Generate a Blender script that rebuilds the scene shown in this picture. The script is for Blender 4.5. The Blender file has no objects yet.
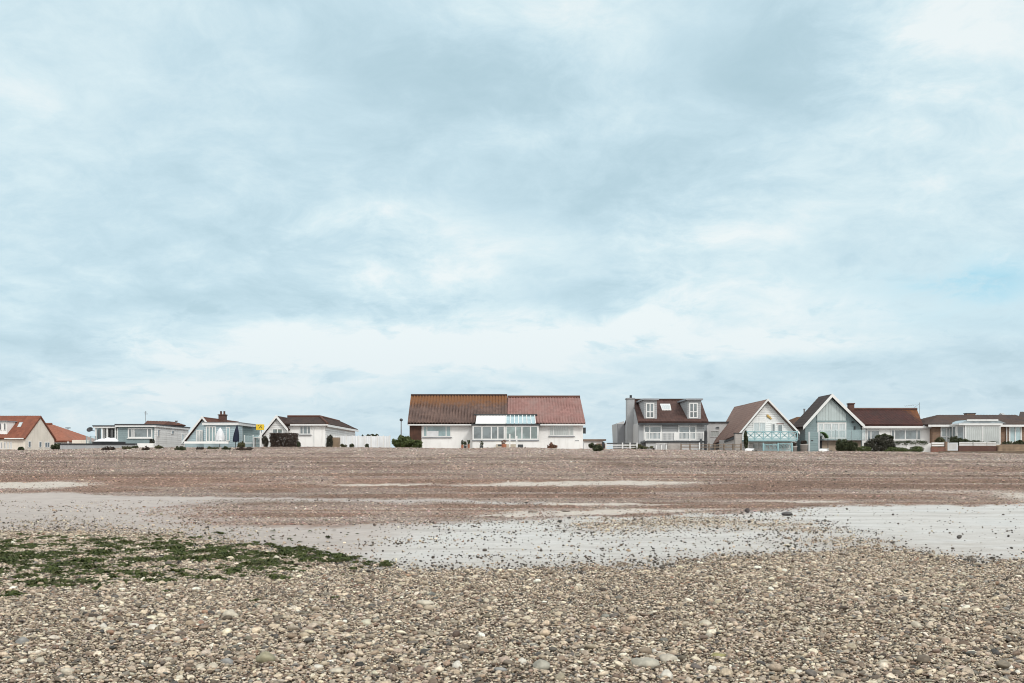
import bpy, bmesh, math, random
import numpy as np
from mathutils import Vector, Matrix

random.seed(7)
rng = np.random.default_rng(11)
scene = bpy.context.scene
COL = scene.collection

# ------------------------------------------------------------------ camera geometry
FOC, HOR, EYE = 1002.0, 458.0, 1.6          # focal length in pixels, horizon row, eye height (m)
def X(px, Y): return (px - 512.0) / FOC * Y
def Z(py, Y): return EYE + (HOR - py) / FOC * Y
def P(px, py, Y): return Vector((X(px, Y), Y, Z(py, Y)))

# ------------------------------------------------------------------ numeric noise
def _hash(ix, iy, seed):
    n = (ix.astype(np.int64) * 374761393 + iy.astype(np.int64) * 668265263 + seed * 974634321) & 0x7fffffff
    n = ((n ^ (n >> 13)) * 1274126177) & 0x7fffffff
    return ((n ^ (n >> 16)) & 0xffff) / 65535.0
def vnoise(x, y, seed=0):
    x = np.asarray(x, float); y = np.asarray(y, float)
    ix = np.floor(x); iy = np.floor(y); fx = x - ix; fy = y - iy
    fx = fx * fx * (3 - 2 * fx); fy = fy * fy * (3 - 2 * fy)
    a = _hash(ix, iy, seed); b = _hash(ix + 1, iy, seed); c = _hash(ix, iy + 1, seed); d = _hash(ix + 1, iy + 1, seed)
    return (a * (1 - fx) + b * fx) * (1 - fy) + (c * (1 - fx) + d * fx) * fy
def fbm(x, y, seed=0, oct=4):
    s = 0.0; a = 0.5; t = 0.0
    for k in range(oct):
        s = s + a * vnoise(x * 2 ** k, y * 2 ** k, seed + k * 17); t += a; a *= 0.5
    return s / t
def sstep(a, b, x):
    t = np.clip((x - a) / (b - a), 0, 1); return t * t * (3 - 2 * t)

# ------------------------------------------------------------------ terrain
CX = [-400, 0, 60, 110, 190, 270, 340, 512, 620, 700, 750, 860, 950, 1024, 1300]
CY = [450.3, 450.2, 449.6, 448.2, 447.8, 447.6, 447.8, 448.0, 448.8, 449.9, 450.7, 451.5, 452.4, 453.6, 455]
D0, D1 = 34.0, 80.0
def terrain(x, y):
    x = np.asarray(x, float); y = np.asarray(y, float)
    px = 512 + x / D1 * FOC
    zc = EYE + (HOR - np.interp(px, CX, CY)) / FOC * D1
    s = np.clip((y - D0) / (D1 - D0), 0, 1)
    prof = s * 0.86 + 0.14 * s * s
    z = zc * prof
    z = z + 0.09 * (fbm(x * 0.06, y * 0.35, 5) - 0.5) * sstep(0, 0.1, s) * (1 - sstep(0.9, 1, s)) + 0.16 * (fbm(x * 0.22, y * 0.3, 6, 3) - 0.5) * sstep(0.8, 0.97, s)
    zp = 1.62
    back = sstep(80.3, 84.0, y)
    z = z * (1 - back) + np.minimum(zp, zc) * back
    z = z + 0.05 * (fbm(x * 0.35, y * 0.35, 9) - 0.5) * (1 - sstep(10, 16, y)) + 0.03 * (fbm(x * 0.2, y * 0.5, 19) - 0.5) * (1 - s) * sstep(6, 14, y)
    z = z - 0.045 * np.clip(-y, 0, 60)
    return z
def yrow(px, row, far=80.2):
    """distance at which the ground seen in column px shows at that row (searching back from the crest)"""
    ys = np.arange(60.0, far, .1); z = terrain((px-512)/FOC*ys, ys); r = HOR-(z-EYE)/ys*FOC
    return float(ys[np.argmin(np.abs(r-row))])
def gz(x, y): return float(terrain(np.array([x]), np.array([y]))[0])

# ------------------------------------------------------------------ object helpers
ORG = {}
def tag(o, label=None, cat=None, group=None, kind=None):
    if label: o['label'] = label
    if cat: o['category'] = cat
    if group: o['group'] = group
    if kind: o['kind'] = kind
    return o
def thing(name, label, cat, loc, group=None):
    o = bpy.data.objects.new(name, None); COL.objects.link(o)
    o.location = loc; o.empty_display_size = 0.3
    ORG[o.name] = Vector(loc)
    return tag(o, label, cat, group)

class MB:
    """collects faces in world metres; build() links them as one mesh object"""
    def __init__(s): s.v = []; s.f = []; s.smooth = []
    def add(s, vs, fs, sm=False):
        b = len(s.v); s.v += [tuple(q) for q in vs]
        for f in fs: s.f.append([i + b for i in f]); s.smooth.append(sm)
        return s
    def box(s, x0, x1, y0, y1, z0, z1):
        vs = [(x0,y0,z0),(x1,y0,z0),(x1,y1,z0),(x0,y1,z0),(x0,y0,z1),(x1,y0,z1),(x1,y1,z1),(x0,y1,z1)]
        return s.add(vs, [(0,3,2,1),(4,5,6,7),(0,1,5,4),(1,2,6,5),(2,3,7,6),(3,0,4,7)])
    def obox(s, O, U, N, u0, u1, n0, n1, z0, z1):
        """box in a wall frame: U runs along the wall, N points out of it"""
        O = Vector(O); U = Vector(U); N = Vector(N); K = Vector((0,0,1))
        vs = [O + U*u + N*n + K*z for z in (z0,z1) for u,n in ((u0,n1),(u1,n1),(u1,n0),(u0,n0))]
        return s.add(vs, [(0,3,2,1),(4,5,6,7),(0,1,5,4),(1,2,6,5),(2,3,7,6),(3,0,4,7)])
    def pbox(s, p0, p1, q0, q1, Y, dep):
        """p0..p1 pixel columns, q0..q1 pixel rows (top, bottom), face at distance Y, dep metres deep"""
        return s.box(X(p0,Y), X(p1,Y), Y, Y+dep, Z(q1,Y), Z(q0,Y))
    def prism(s, pts, d):
        """closed polygon pts (front, seen counter-clockwise from outside), extruded by vector d"""
        n = len(pts); d = Vector(d); a = [Vector(q) for q in pts]
        vs = a + [q + d for q in a]
        fs = [tuple(range(n)), tuple(range(2*n-1, n-1, -1))]
        for i in range(n):
            j = (i+1) % n; fs.append((j, i, n+i, n+j))
        return s.add(vs, fs)
    def tube(s, p, q, r0, r1=None, n=8):
        p = Vector(p); q = Vector(q); r1 = r0 if r1 is None else r1
        d = (q-p).normalized(); a = d.orthogonal().normalized(); b = d.cross(a)
        vs = []
        for c, r in ((p,r0),(q,r1)):
            for k in range(n):
                t = 2*math.pi*k/n; vs.append(c + a*(r*math.cos(t)) + b*(r*math.sin(t)))
        fs = [(k,(k+1)%n,n+(k+1)%n,n+k) for k in range(n)]
        s.add(vs, fs, True)
        return s.add(vs, [tuple(range(n-1,-1,-1)), tuple(range(n,2*n))])
    def lathe(s, c, prof, n=16):
        c = Vector(c); vs = []; m = len(prof)
        for r, z in prof:
            for k in range(n):
                t = 2*math.pi*k/n; vs.append((c.x+r*math.cos(t), c.y+r*math.sin(t), c.z+z))
        fs = [(i*n+k, i*n+(k+1)%n, (i+1)*n+(k+1)%n, (i+1)*n+k) for i in range(m-1) for k in range(n)]
        s.add(vs, fs, True)
        return s
    def quad(s, a, b, c, d): return s.add([a,b,c,d], [(0,1,2,3)])
    def build(s, name, mat, parent=None, label=None, smooth=None):
        o0 = Vector((0,0,0))
        if parent is not None: o0 = ORG[parent.name]
        me = bpy.data.meshes.new(name)
        me.from_pydata([(a-o0.x, b-o0.y, c-o0.z) for a,b,c in s.v], [], s.f)
        me.polygons.foreach_set('use_smooth', s.smooth if smooth is None else [smooth]*len(s.f))
        me.materials.append(M[mat] if isinstance(mat, str) else mat)
        me.update()
        o = bpy.data.objects.new(name, me); COL.objects.link(o)
        if parent is not None: o.parent = parent
        ORG[o.name] = o0
        if label: o['label'] = label
        return o
    def single(s, name, mat, label, cat, group=None, smooth=None):
        """a thing that is one mesh: origin at its base centre"""
        a = np.array(s.v); c = Vector((float(a[:,0].mean()), float(a[:,1].mean()), float(a[:,2].min())))
        s.v = [(q[0]-c.x, q[1]-c.y, q[2]-c.z) for q in s.v]
        o = s.build(name, mat, None, label, smooth); o.location = c; ORG[o.name] = c
        return tag(o, label, cat, group)

# ------------------------------------------------------------------ materials
M = {}
class NT:
    def __init__(s, tree): s.t = tree; s.n = tree.nodes; s.l = tree.links
    def node(s, typ, **kw):
        n = s.n.new(typ)
        for k, v in kw.items():
            if k == 'inp':
                for kk, vv in v.items(): s.put(n.inputs[kk], vv)
            else: setattr(n, k, v)
        return n
    def put(s, sock, v):
        if isinstance(v, bpy.types.NodeSocket): s.l.new(v, sock)
        else: sock.default_value = v
    def math(s, op, a, b=0.0, c=None, clamp=False):
        n = s.n.new('ShaderNodeMath'); n.operation = op; n.use_clamp = clamp
        s.put(n.inputs[0], a); s.put(n.inputs[1], b)
        if c is not None: s.put(n.inputs[2], c)
        return n.outputs[0]
    def vmath(s, op, a, b):
        n = s.n.new('ShaderNodeVectorMath'); n.operation = op
        s.put(n.inputs[0], a); s.put(n.inputs[1], b)
        return n.outputs[0]
    def mix(s, f, a, b, mode='MIX'):
        n = s.n.new('ShaderNodeMix'); n.data_type = 'RGBA'; n.blend_type = mode
        s.put(n.inputs[0], f); s.put(n.inputs[6], c4(a)); s.put(n.inputs[7], c4(b))
        return n.outputs[2]
    def noise(s, vec, scale, detail=3, rough=0.55):
        n = s.node('ShaderNodeTexNoise', inp={'Scale': scale, 'Detail': detail, 'Roughness': rough})
        s.l.new(vec, n.inputs['Vector']); return n
    def ramp(s, f, a, b, lo=0.0, hi=1.0):
        n = s.n.new('ShaderNodeMapRange'); n.interpolation_type = 'SMOOTHSTEP'
        s.put(n.inputs[0], f); n.inputs[1].default_value = a; n.inputs[2].default_value = b
        n.inputs[3].default_value = lo; n.inputs[4].default_value = hi
        return n.outputs[0]
def c4(c):
    if isinstance(c, bpy.types.NodeSocket): return c
    return (c[0], c[1], c[2], 1.0)
def newmat(name):
    m = bpy.data.materials.new(name); m.use_nodes = True
    t = NT(m.node_tree); b = t.n['Principled BSDF']
    M[name] = m
    return m, t, b
def paint(name, col, rough=0.6, var=0.12, scale=1.5, dirt=None, dirt_amt=0.25, planks=None, spec=0.4, metal=0.0, bump=0.0):
    """painted / rendered / timber surface with patchy wear, streaks and optional board joints"""
    m, t, b = newmat(name)
    geo = t.node('ShaderNodeNewGeometry').outputs['Position']
    n1 = t.noise(geo, scale, 5).outputs[0]
    lo = tuple(c*(1-var) for c in col); hi = tuple(min(0.9, c*(1+var)) for c in col)
    c = t.mix(t.ramp(n1, 0.3, 0.7), lo, hi)
    if dirt:
        st = t.vmath('MULTIPLY', geo, (2.5, 2.5, 0.35))
        n2 = t.noise(st, 1.3, 5, 0.65).outputs[0]
        c = t.mix(t.ramp(n2, 0.48, 0.75, 0, dirt_amt), c, dirt)
    if planks:
        axis, pitch = planks
        sx = t.node('ShaderNodeSeparateXYZ'); t.l.new(geo, sx.inputs[0])
        v = sx.outputs['XYZ'.index(axis)] if axis != 'S' else t.math('ADD', sx.outputs[0], sx.outputs[1])
        fr = t.math('FRACT', t.math('DIVIDE', v, pitch))
        joint = t.math('LESS_THAN', fr, 0.14)
        wn = t.node('ShaderNodeTexWhiteNoise', noise_dimensions='1D'); t.l.new(t.math('FLOOR', t.math('DIVIDE', v, pitch)), wn.inputs['W'])
        c = t.mix(t.math('MULTIPLY', wn.outputs[0], 0.22), c, tuple(q*0.6 for q in col))
        bp = t.node('ShaderNodeBump', inp={'Strength': 0.8, 'Distance': 0.02})
        t.l.new(t.math('SUBTRACT', 1.0, joint), bp.inputs['Height']); t.l.new(bp.outputs[0], b.inputs['Normal'])
        c = t.mix(t.math('MULTIPLY', joint, 0.35), c, tuple(q*0.45 for q in col))
    elif bump:
        n3 = t.noise(geo, 14, 4).outputs[0]
        bp = t.node('ShaderNodeBump', inp={'Strength': bump, 'Distance': 0.02}); t.l.new(n3, bp.inputs['Height']); t.l.new(bp.outputs[0], b.inputs['Normal'])
    t.l.new(c, b.inputs['Base Color'])
    b.inputs['Roughness'].default_value = rough; b.inputs['Specular IOR Level'].default_value = spec; b.inputs['Metallic'].default_value = metal
    return m
def tiles(name, c1, c2, c3, moss=None, z0=0, z1=1, moss_amt=0.8, xr=None, pitch=0.28):
    """roof tiles: tile-by-tile tone, weather patches, lichen that has grown along the ridge"""
    m, t, b = newmat(name)
    geo = t.node('ShaderNodeNewGeometry').outputs['Position']
    sn = t.node('ShaderNodeVectorMath', operation='SNAP'); t.l.new(geo, sn.inputs[0]); sn.inputs[1].default_value = (pitch, 0.33, 10)
    wn = t.node('ShaderNodeTexWhiteNoise', noise_dimensions='3D'); t.l.new(sn.outputs[0], wn.inputs[0])
    c = t.mix(wn.outputs[0], c1, c2)
    n1 = t.noise(t.vmath('MULTIPLY', geo, (1, 0.5, 0.5)), 0.9, 6, 0.7).outputs[0]
    c = t.mix(t.ramp(n1, 0.4, 0.75), c, c3)
    if moss:
        sx = t.node('ShaderNodeSeparateXYZ'); t.l.new(geo, sx.inputs[0])
        n2 = t.noise(t.vmath('MULTIPLY', geo, (2.2, 0.8, 0.8)), 1.6, 6, 0.7).outputs[0]
        g = t.ramp(sx.outputs[2], z0, z1)
        if xr: g = t.math('MULTIPLY', g, t.ramp(sx.outputs[0], xr[0], xr[1]))
        f = t.ramp(t.math('ADD', g, t.math('MULTIPLY', t.math('SUBTRACT', n2, 0.5), 1.3)), 0.35, 0.95, 0, moss_amt)
        c = t.mix(f, c, moss)
    t.l.new(c, b.inputs['Base Color']); b.inputs['Roughness'].default_value = 0.8; b.inputs['Specular IOR Level'].default_value = 0.25
    return m
def brick(name, c1, c2, mortar):
    m, t, b = newmat(name)
    geo = t.node('ShaderNodeNewGeometry').outputs['Position']
    sx = t.node('ShaderNodeSeparateXYZ'); t.l.new(geo, sx.inputs[0])
    cx = t.node('ShaderNodeCombineXYZ'); t.l.new(t.math('ADD', sx.outputs[0], sx.outputs[1]), cx.inputs[0]); t.l.new(sx.outputs[2], cx.inputs[1])
    br = t.node('ShaderNodeTexBrick', inp={'Color1': c4(c1), 'Color2': c4(c2), 'Mortar': c4(mortar), 'Scale': 1.0, 'Mortar Size': 0.008, 'Brick Width': 0.225, 'Row Height': 0.075})
    t.l.new(cx.outputs[0], br.inputs['Vector'])
    n1 = t.noise(geo, 2.0, 5).outputs[0]
    t.l.new(t.mix(t.ramp(n1, 0.35, 0.8, 0, 0.5), br.outputs[0], tuple(q*0.5 for q in c1)), b.inputs['Base Color'])
    b.inputs['Roughness'].default_value = 0.85
    return m
def glass(name, col, rough=0.04, var=0.35, curtain=None):
    """a window pane: dim room (or painted curtain folds) and sky reflection in the colour, glossy surface"""
    m, t, b = newmat(name)
    geo = t.node('ShaderNodeNewGeometry').outputs['Position']
    n1 = t.noise(geo, 1.1, 3).outputs[0]
    c = t.mix(t.ramp(n1, 0.35, 0.65), tuple(q*(1-var) for q in col), tuple(min(0.9, q*(1+var)) for q in col))  # mid tone and patches imitate sky and clouds reflected in the pane
    if curtain:
        sx = t.node('ShaderNodeSeparateXYZ'); t.l.new(geo, sx.inputs[0])
        w = t.math('ADD', t.math('MULTIPLY', sx.outputs[0], 38.0), t.math('MULTIPLY', n1, 14.0))
        c = t.mix(t.math('MULTIPLY', t.math('ADD', t.math('SINE', w), 1.0), 0.22), c, tuple(q*0.55 for q in curtain))
    t.l.new(c, b.inputs['Base Color'])
    b.inputs['Roughness'].default_value = rough; b.inputs['IOR'].default_value = 1.6; b.inputs['Specular IOR Level'].default_value = 0.8
    b.inputs['Coat Weight'].default_value = 0.5; b.inputs['Coat Roughness'].default_value = 0.02
    return m
def clear_glass(name, tint):
    m, t, b = newmat(name)
    b.inputs['Base Color'].default_value = c4(tint); b.inputs['Roughness'].default_value = 0.05
    b.inputs['Alpha'].default_value = 0.26; b.inputs['IOR'].default_value = 1.5
    return m
def foliage(name, c1, c2, c3, rough=0.6):
    m, t, b = newmat(name)
    g = t.node('ShaderNodeNewGeometry')
    n1 = t.noise(g.outputs['Position'], 2.2, 4).outputs[0]
    c = t.mix(g.outputs['Random Per Island'], c1, c2)
    c = t.mix(t.ramp(n1, 0.45, 0.75, 0, 0.75), c, c3)
    t.l.new(c, b.inputs['Base Color']); b.inputs['Roughness'].default_value = rough; b.inputs['Specular IOR Level'].default_value = 0.3
    return m

DIRT = (0.32, 0.28, 0.22)
paint('white_render', (0.86, 0.85, 0.835), 0.75, 0.04, 0.6, DIRT, 0.2, bump=0.1)
paint('white_paint', (0.74, 0.74, 0.73), 0.45, 0.04, 2.0, DIRT, 0.12)
paint('white_board', (0.83, 0.83, 0.82), 0.5, 0.05, 1.2, DIRT, 0.2, planks=('Z', 0.19))
paint('white_vboard', (0.82, 0.84, 0.86), 0.5, 0.05, 1.2, DIRT, 0.2, planks=('S', 0.16))
paint('cream_render', (0.74, 0.68, 0.60), 0.8, 0.06, 0.8, DIRT, 0.3, bump=0.15)
paint('stone_render', (0.52, 0.46, 0.38), 0.85, 0.1, 1.5, DIRT, 0.3, bump=0.3)
paint('teal_board', (0.26, 0.335, 0.35), 0.6, 0.08, 1.0, (0.2,0.24,0.24), 0.3, planks=('Z', 0.17))
paint('pale_teal_board', (0.42, 0.53, 0.57), 0.6, 0.07, 1.0, (0.3,0.35,0.36), 0.3, planks=('Z', 0.17))
paint('deep_teal_board', (0.22, 0.31, 0.33), 0.6, 0.08, 1.0, (0.2,0.24,0.24), 0.3, planks=('Z', 0.2))
paint('slate_teal_board', (0.26, 0.35, 0.36), 0.65, 0.08, 0.9, (0.18,0.22,0.22), 0.35, planks=('Z', 0.2))
paint('pale_green_slats', (0.50, 0.57, 0.57), 0.55, 0.05, 1.0, DIRT, 0.15, planks=('X', 0.24))
paint('turquoise_paint', (0.28, 0.45, 0.48), 0.5, 0.08, 2.0, (0.5,0.6,0.6), 0.2)
paint('grey_board', (0.40, 0.41, 0.42), 0.65, 0.06, 1.0, (0.25,0.25,0.25), 0.3, planks=('Z', 0.18))
paint('grey_render', (0.38, 0.39, 0.40), 0.75, 0.07, 0.8, (0.24,0.23,0.22), 0.35, bump=0.2)
paint('dark_grey_render', (0.27, 0.275, 0.29), 0.75, 0.07, 0.8, (0.17,0.17,0.17), 0.35, bump=0.2)
paint('pale_grey_render', (0.52, 0.52, 0.52), 0.75, 0.07, 0.8, (0.36,0.34,0.32), 0.3, bump=0.2)
paint('brown_wood', (0.085, 0.036, 0.022), 0.55, 0.25, 2.0, (0.06,0.035,0.025), 0.5, planks=('X', 0.13))
paint('weathered_wood', (0.22, 0.17, 0.13), 0.8, 0.2, 2.0, (0.1,0.08,0.06), 0.5, planks=('Z', 0.12))
paint('tan_wood', (0.30, 0.22, 0.15), 0.75, 0.2, 2.0, (0.16,0.11,0.08), 0.5, planks=('Z', 0.12))
paint('sleeper_wood', (0.16, 0.12, 0.09), 0.8, 0.25, 2.0, (0.08,0.06,0.05), 0.5)
paint('black_paint', (0.025, 0.026, 0.03), 0.5, 0.2, 2.0)
paint('dark_felt', (0.06, 0.062, 0.068), 0.85, 0.25, 1.2, bump=0.3)
paint('dark_metal', (0.05, 0.055, 0.06), 0.45, 0.2, 2.0)
paint('grey_metal', (0.30, 0.31, 0.32), 0.4, 0.15, 2.0, metal=0.6)
paint('lead', (0.26, 0.27, 0.29), 0.6, 0.15, 1.5)
paint('navy_cloth', (0.014, 0.019, 0.04), 0.85, 0.25, 3.0)
paint('white_cloth', (0.70, 0.71, 0.73), 0.85, 0.06, 3.0)
paint('green_cloth', (0.07, 0.14, 0.05), 0.8, 0.2, 2.0)
paint('yellow_paint', (0.72, 0.50, 0.03), 0.5, 0.05, 2.0)
paint('gold_paint', (0.55, 0.36, 0.12), 0.45, 0.15, 2.0)
paint('terracotta', (0.35, 0.14, 0.08), 0.8, 0.2, 3.0)
paint('brown_flat_roof', (0.22, 0.16, 0.125), 0.85, 0.2, 1.0)
paint('bark', (0.09, 0.07, 0.05), 0.9, 0.3, 6.0)
paint('steel_pale', (0.55, 0.57, 0.58), 0.4, 0.08, 2.0)
brick('red_brick', (0.23, 0.085, 0.055), (0.16, 0.06, 0.045), (0.25, 0.22, 0.19))
brick('brown_brick', (0.26, 0.15, 0.09), (0.19, 0.105, 0.07), (0.28, 0.24, 0.2))
brick('buff_brick', (0.42, 0.33, 0.25), (0.34, 0.26, 0.20), (0.4, 0.36, 0.3))
brick('grey_brick', (0.44, 0.40, 0.37), (0.36, 0.33, 0.31), (0.45, 0.43, 0.4))
brick('dark_brick', (0.12, 0.05, 0.035), (0.09, 0.04, 0.03), (0.13, 0.1, 0.09))
tiles('orange_tile', (0.235, 0.085, 0.052), (0.175, 0.062, 0.04), (0.16, 0.07, 0.048))
tiles('bright_orange_tile', (0.33, 0.13, 0.085), (0.26, 0.10, 0.065), (0.25, 0.115, 0.08))
tiles('brown_tile', (0.155, 0.10, 0.083), (0.105, 0.068, 0.058), (0.078, 0.055, 0.05), moss=(0.19, 0.082, 0.03), z0=4.9, z1=7.4, moss_amt=0.85)
tiles('rose_tile', (0.29, 0.158, 0.142), (0.22, 0.117, 0.104), (0.25, 0.165, 0.15))
tiles('dark_brown_tile', (0.05, 0.03, 0.025), (0.034, 0.021, 0.018), (0.062, 0.036, 0.028))
tiles('rust_tile', (0.13, 0.058, 0.04), (0.10, 0.043, 0.03), (0.085, 0.043, 0.033))
tiles('plum_tile', (0.095, 0.052, 0.044), (0.065, 0.037, 0.033), (0.08, 0.042, 0.034))
tiles('fawn_tile', (0.26, 0.175, 0.148), (0.195, 0.13, 0.112), (0.225, 0.15, 0.125))
tiles('slate_tile', (0.075, 0.06, 0.058), (0.052, 0.043, 0.042), (0.062, 0.05, 0.046))
tiles('mossy_tile', (0.085, 0.05, 0.035), (0.06, 0.04, 0.03), (0.065, 0.042, 0.034), moss=(0.17, 0.07, 0.018), z0=4.0, z1=6.4, moss_amt=0.8)
tiles('maroon_tile', (0.07, 0.026, 0.021), (0.045, 0.017, 0.016), (0.04, 0.02, 0.018), moss=(0.20, 0.075, 0.022), z0=3.0, z1=4.6, moss_amt=0.8, xr=(33.4, 37.5))
tiles('grey_brown_tile', (0.075, 0.052, 0.046), (0.052, 0.037, 0.034), (0.085, 0.05, 0.034))
glass('pane_grey', (0.20, 0.24, 0.26))
glass('pane_dark', (0.045, 0.05, 0.055))
glass('pane_mid', (0.13, 0.16, 0.17))
glass('pane_green', (0.20, 0.27, 0.265))
glass('pane_curtain', (0.46, 0.49, 0.48), var=0.08, curtain=(0.5, 0.52, 0.5))
glass('pane_pale', (0.52, 0.58, 0.59), var=0.08, curtain=(0.6, 0.62, 0.62))
glass('pane_sky', (0.33, 0.46, 0.49), var=0.15)
glass('pane_aqua', (0.19, 0.28, 0.295), var=0.25)
clear_glass('balustrade_glass', (0.45, 0.58, 0.60))
foliage('leaf_green', (0.045, 0.065, 0.02), (0.10, 0.125, 0.04), (0.065, 0.085, 0.035))
foliage('leaf_dark', (0.03, 0.042, 0.02), (0.075, 0.085, 0.04), (0.05, 0.06, 0.032))
foliage('leaf_olive', (0.075, 0.075, 0.035), (0.12, 0.115, 0.055), (0.06, 0.065, 0.03))
foliage('leaf_grey', (0.065, 0.06, 0.045), (0.042, 0.042, 0.03), (0.032, 0.034, 0.022))
foliage('leaf_brown', (0.05, 0.034, 0.027), (0.085, 0.06, 0.047), (0.035, 0.028, 0.022))
foliage('leaf_rust', (0.20, 0.08, 0.045), (0.12, 0.06, 0.035), (0.16, 0.09, 0.05))
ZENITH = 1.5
EXPOSURE = 0.0

# ------------------------------------------------------------------ building parts
def win(H, O, U, N, w, h, cols=(), rows=(), glass='pane_grey', fw=0.07, frame='white_paint', sill=None, name='window', out=0.05):
    m = MB()
    m.obox(O, U, N, 0, fw, -0.02, out, 0, h); m.obox(O, U, N, w-fw, w, -0.02, out, 0, h)
    m.obox(O, U, N, fw, w-fw, -0.02, out-0.003, 0, fw); m.obox(O, U, N, fw, w-fw, -0.02, out-0.003, h-fw, h)
    for c in cols: m.obox(O, U, N, c*w-fw*0.45, c*w+fw*0.45, -0.02, out-0.006, fw, h-fw)
    for r in rows: m.obox(O, U, N, fw, w-fw, -0.02, out-0.01, r*h-fw*0.4, r*h+fw*0.4)
    f = m.build(name, frame, H)
    MB().obox(O, U, N, fw*0.6, w-fw*0.6, -0.015, 0.012, fw*0.6, h-fw*0.6).build('pane', glass, f)
    if sill: MB().obox(O, U, N, -0.06, w+0.06, -0.01, out+0.06, -0.07, -0.004).build('sill', sill, f)
    return f
FR = (Vector((1,0,0)), Vector((0,-1,0)))          # wall facing the beach
RT = (Vector((0,1,0)), Vector((1,0,0)))           # wall facing right
LF = (Vector((0,-1,0)), Vector((-1,0,0)))         # wall facing left
def winp(H, p0, p1, q0, q1, Y, **k):
    return win(H, (X(p0,Y), Y, Z(q1,Y)), FR[0], FR[1], X(p1,Y)-X(p0,Y), Z(q0,Y)-Z(q1,Y), **k)

def roof(H, mat, a, b, c, d, pitch=0.27, amp=0.03, thick=0.14, course=0.33, name='roof'):
    a, b, c, d = Vector(a), Vector(b), Vector(c), Vector(d)
    n = (b-a).cross((c+d)/2-a).normalized()
    L = max((b-a).length, (c-d).length); S = ((d-a).length + (c-b).length)/2
    nu = max(2, min(260, int(L/pitch*4))); nv = max(2, min(60, int(S/course*2)))
    vs = []; fs = []
    for j in range(nv+1):
        v = j/nv; p = a.lerp(d, v); q = b.lerp(c, v)
        cs = ((v*S/course) % 1.0)
        for i in range(nu+1):
            u = i/nu
            r = p.lerp(q, u); x = (r-a).dot((b-a).normalized())
            o = amp*abs(math.sin(math.pi*x/pitch))**0.6 + min(amp*0.8,.045)*(1-cs)
            o += 0.03*(float(vnoise(x*0.4, v*S*0.4, 3))-0.5)
            vs.append(r + n*o)
    W = nu+1
    for j in range(nv):
        for i in range(nu): fs.append((j*W+i, j*W+i+1, (j+1)*W+i+1, (j+1)*W+i))
    m = MB(); m.add(vs, fs)
    edge = [i for i in range(W)] + [j*W+nu for j in range(1,nv+1)] + [nv*W+i for i in range(nu-1,-1,-1)] + [j*W for j in range(nv-1,0,-1)]
    ev = [vs[i] for i in edge]; k = len(ev)
    low = [e - n*thick for e in ev]
    m.add(ev+low, [(i, k+i, k+(i+1)%k, (i+1)%k) for i in range(k)])
    m.add([a-n*thick, b-n*thick, c-n*thick, d-n*thick], [(3,2,1,0)])
    return m.build(name, mat, H)
def bar(m, p, q, w, h):
    """a board from p to q, w thick towards the viewer (y), h deep vertically below the line"""
    p = Vector(p); q = Vector(q)
    vs = []
    for e in (p, q):
        vs += [e, e+Vector((0,w,0)), e+Vector((0,w,-h)), e+Vector((0,0,-h))]
    m.add(vs, [(0,1,2,3),(7,6,5,4),(0,4,5,1),(1,5,6,2),(2,6,7,3),(3,7,4,0)])
def fence_label(*a): pass

G0 = 1.55   # garden level behind the bank (walls start a little below it)

# ================================================================== HOUSE: cream with orange roof (far left)
Y = 100.0
H = thing('house', 'cream rendered house with orange tiled roof, roof window and white dormer, leftmost in the row', 'house', (-52, Y+3, G0))
xr = X(25,Y); zE = Z(437.5,Y); zR = 5.93; yR = 103.2; yB = 106.4; xl = -60.0
m = MB(); m.prism([(xr,Y,G0-.3),(xr,yB,G0-.3),(xr,yB,zE),(xr,yR,zR-.12),(xr,Y,zE)], (xl-xr,0,0)); m.build('wall','cream_render',H)
roof(H,'orange_tile',(xl,Y-.25,zE-.08),(xr+.12,Y-.25,zE-.08),(xr+.12,yR,zR),(xl,yR,zR))
roof(H,'orange_tile',(xr+.12,yB+.25,zE-.08),(xl,yB+.25,zE-.08),(xl,yR,zR),(xr+.12,yR,zR))
d = MB(); d.box(xl+1, X(7,Y+.3), Y+.3, Y+2.0, zE-.1, Z(421.5,Y)); dm = d.build('dormer','white_render',H)
for p0,p1 in ((-6,-3),(-1,2.0),(3.6,6.4)):
    winp(H, p0,p1,422.8,430.4,Y+.3, glass='pane_dark', name='dormer_window')
MB().box(xl+1, X(7.6,Y+.2), Y+.1, Y+2.6, Z(421.4,Y), Z(420.6,Y)).build('dormer_roof','lead',H)
# roof window lies in the slope
def on_slope(px, py, a, n):
    """where the sight line through (px, py) meets the plane through a with normal n: the tile the photo shows there"""
    dr = Vector(((px-512)/FOC, 1, (HOR-py)/FOC)); e = Vector((0,0,EYE)); t = (Vector(a)-e).dot(n)/dr.dot(n); return e+dr*t
nrm = Vector((0, -(zR-zE), (yR-Y))).normalized()
q = [on_slope(*s, (xr,Y,zE), nrm)+nrm*0.07 for s in ((16.6,428),(20.6,428),(23.4,422.6),(19.8,422.6))]
f = MB(); f.prism([v for v in q], -nrm*0.1); fr = f.build('roof_window','lead',H)
c = sum(q, Vector())/4
MB().prism([c+(v-c)*0.78+nrm*0.012 for v in q], -nrm*0.03).build('pane','pane_pale',fr)
MB().tube((X(6,Y),Y-.3,zE-.12),(xr,Y-.3,zE-.12),.06).build('gutter','white_paint',H)
for p0,p1 in ((0.5,2.5),(4,6.2),(7.2,9.2),(10.2,12.2)): winp(H,p0,p1,441.8,449,Y,glass='pane_dark')
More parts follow.
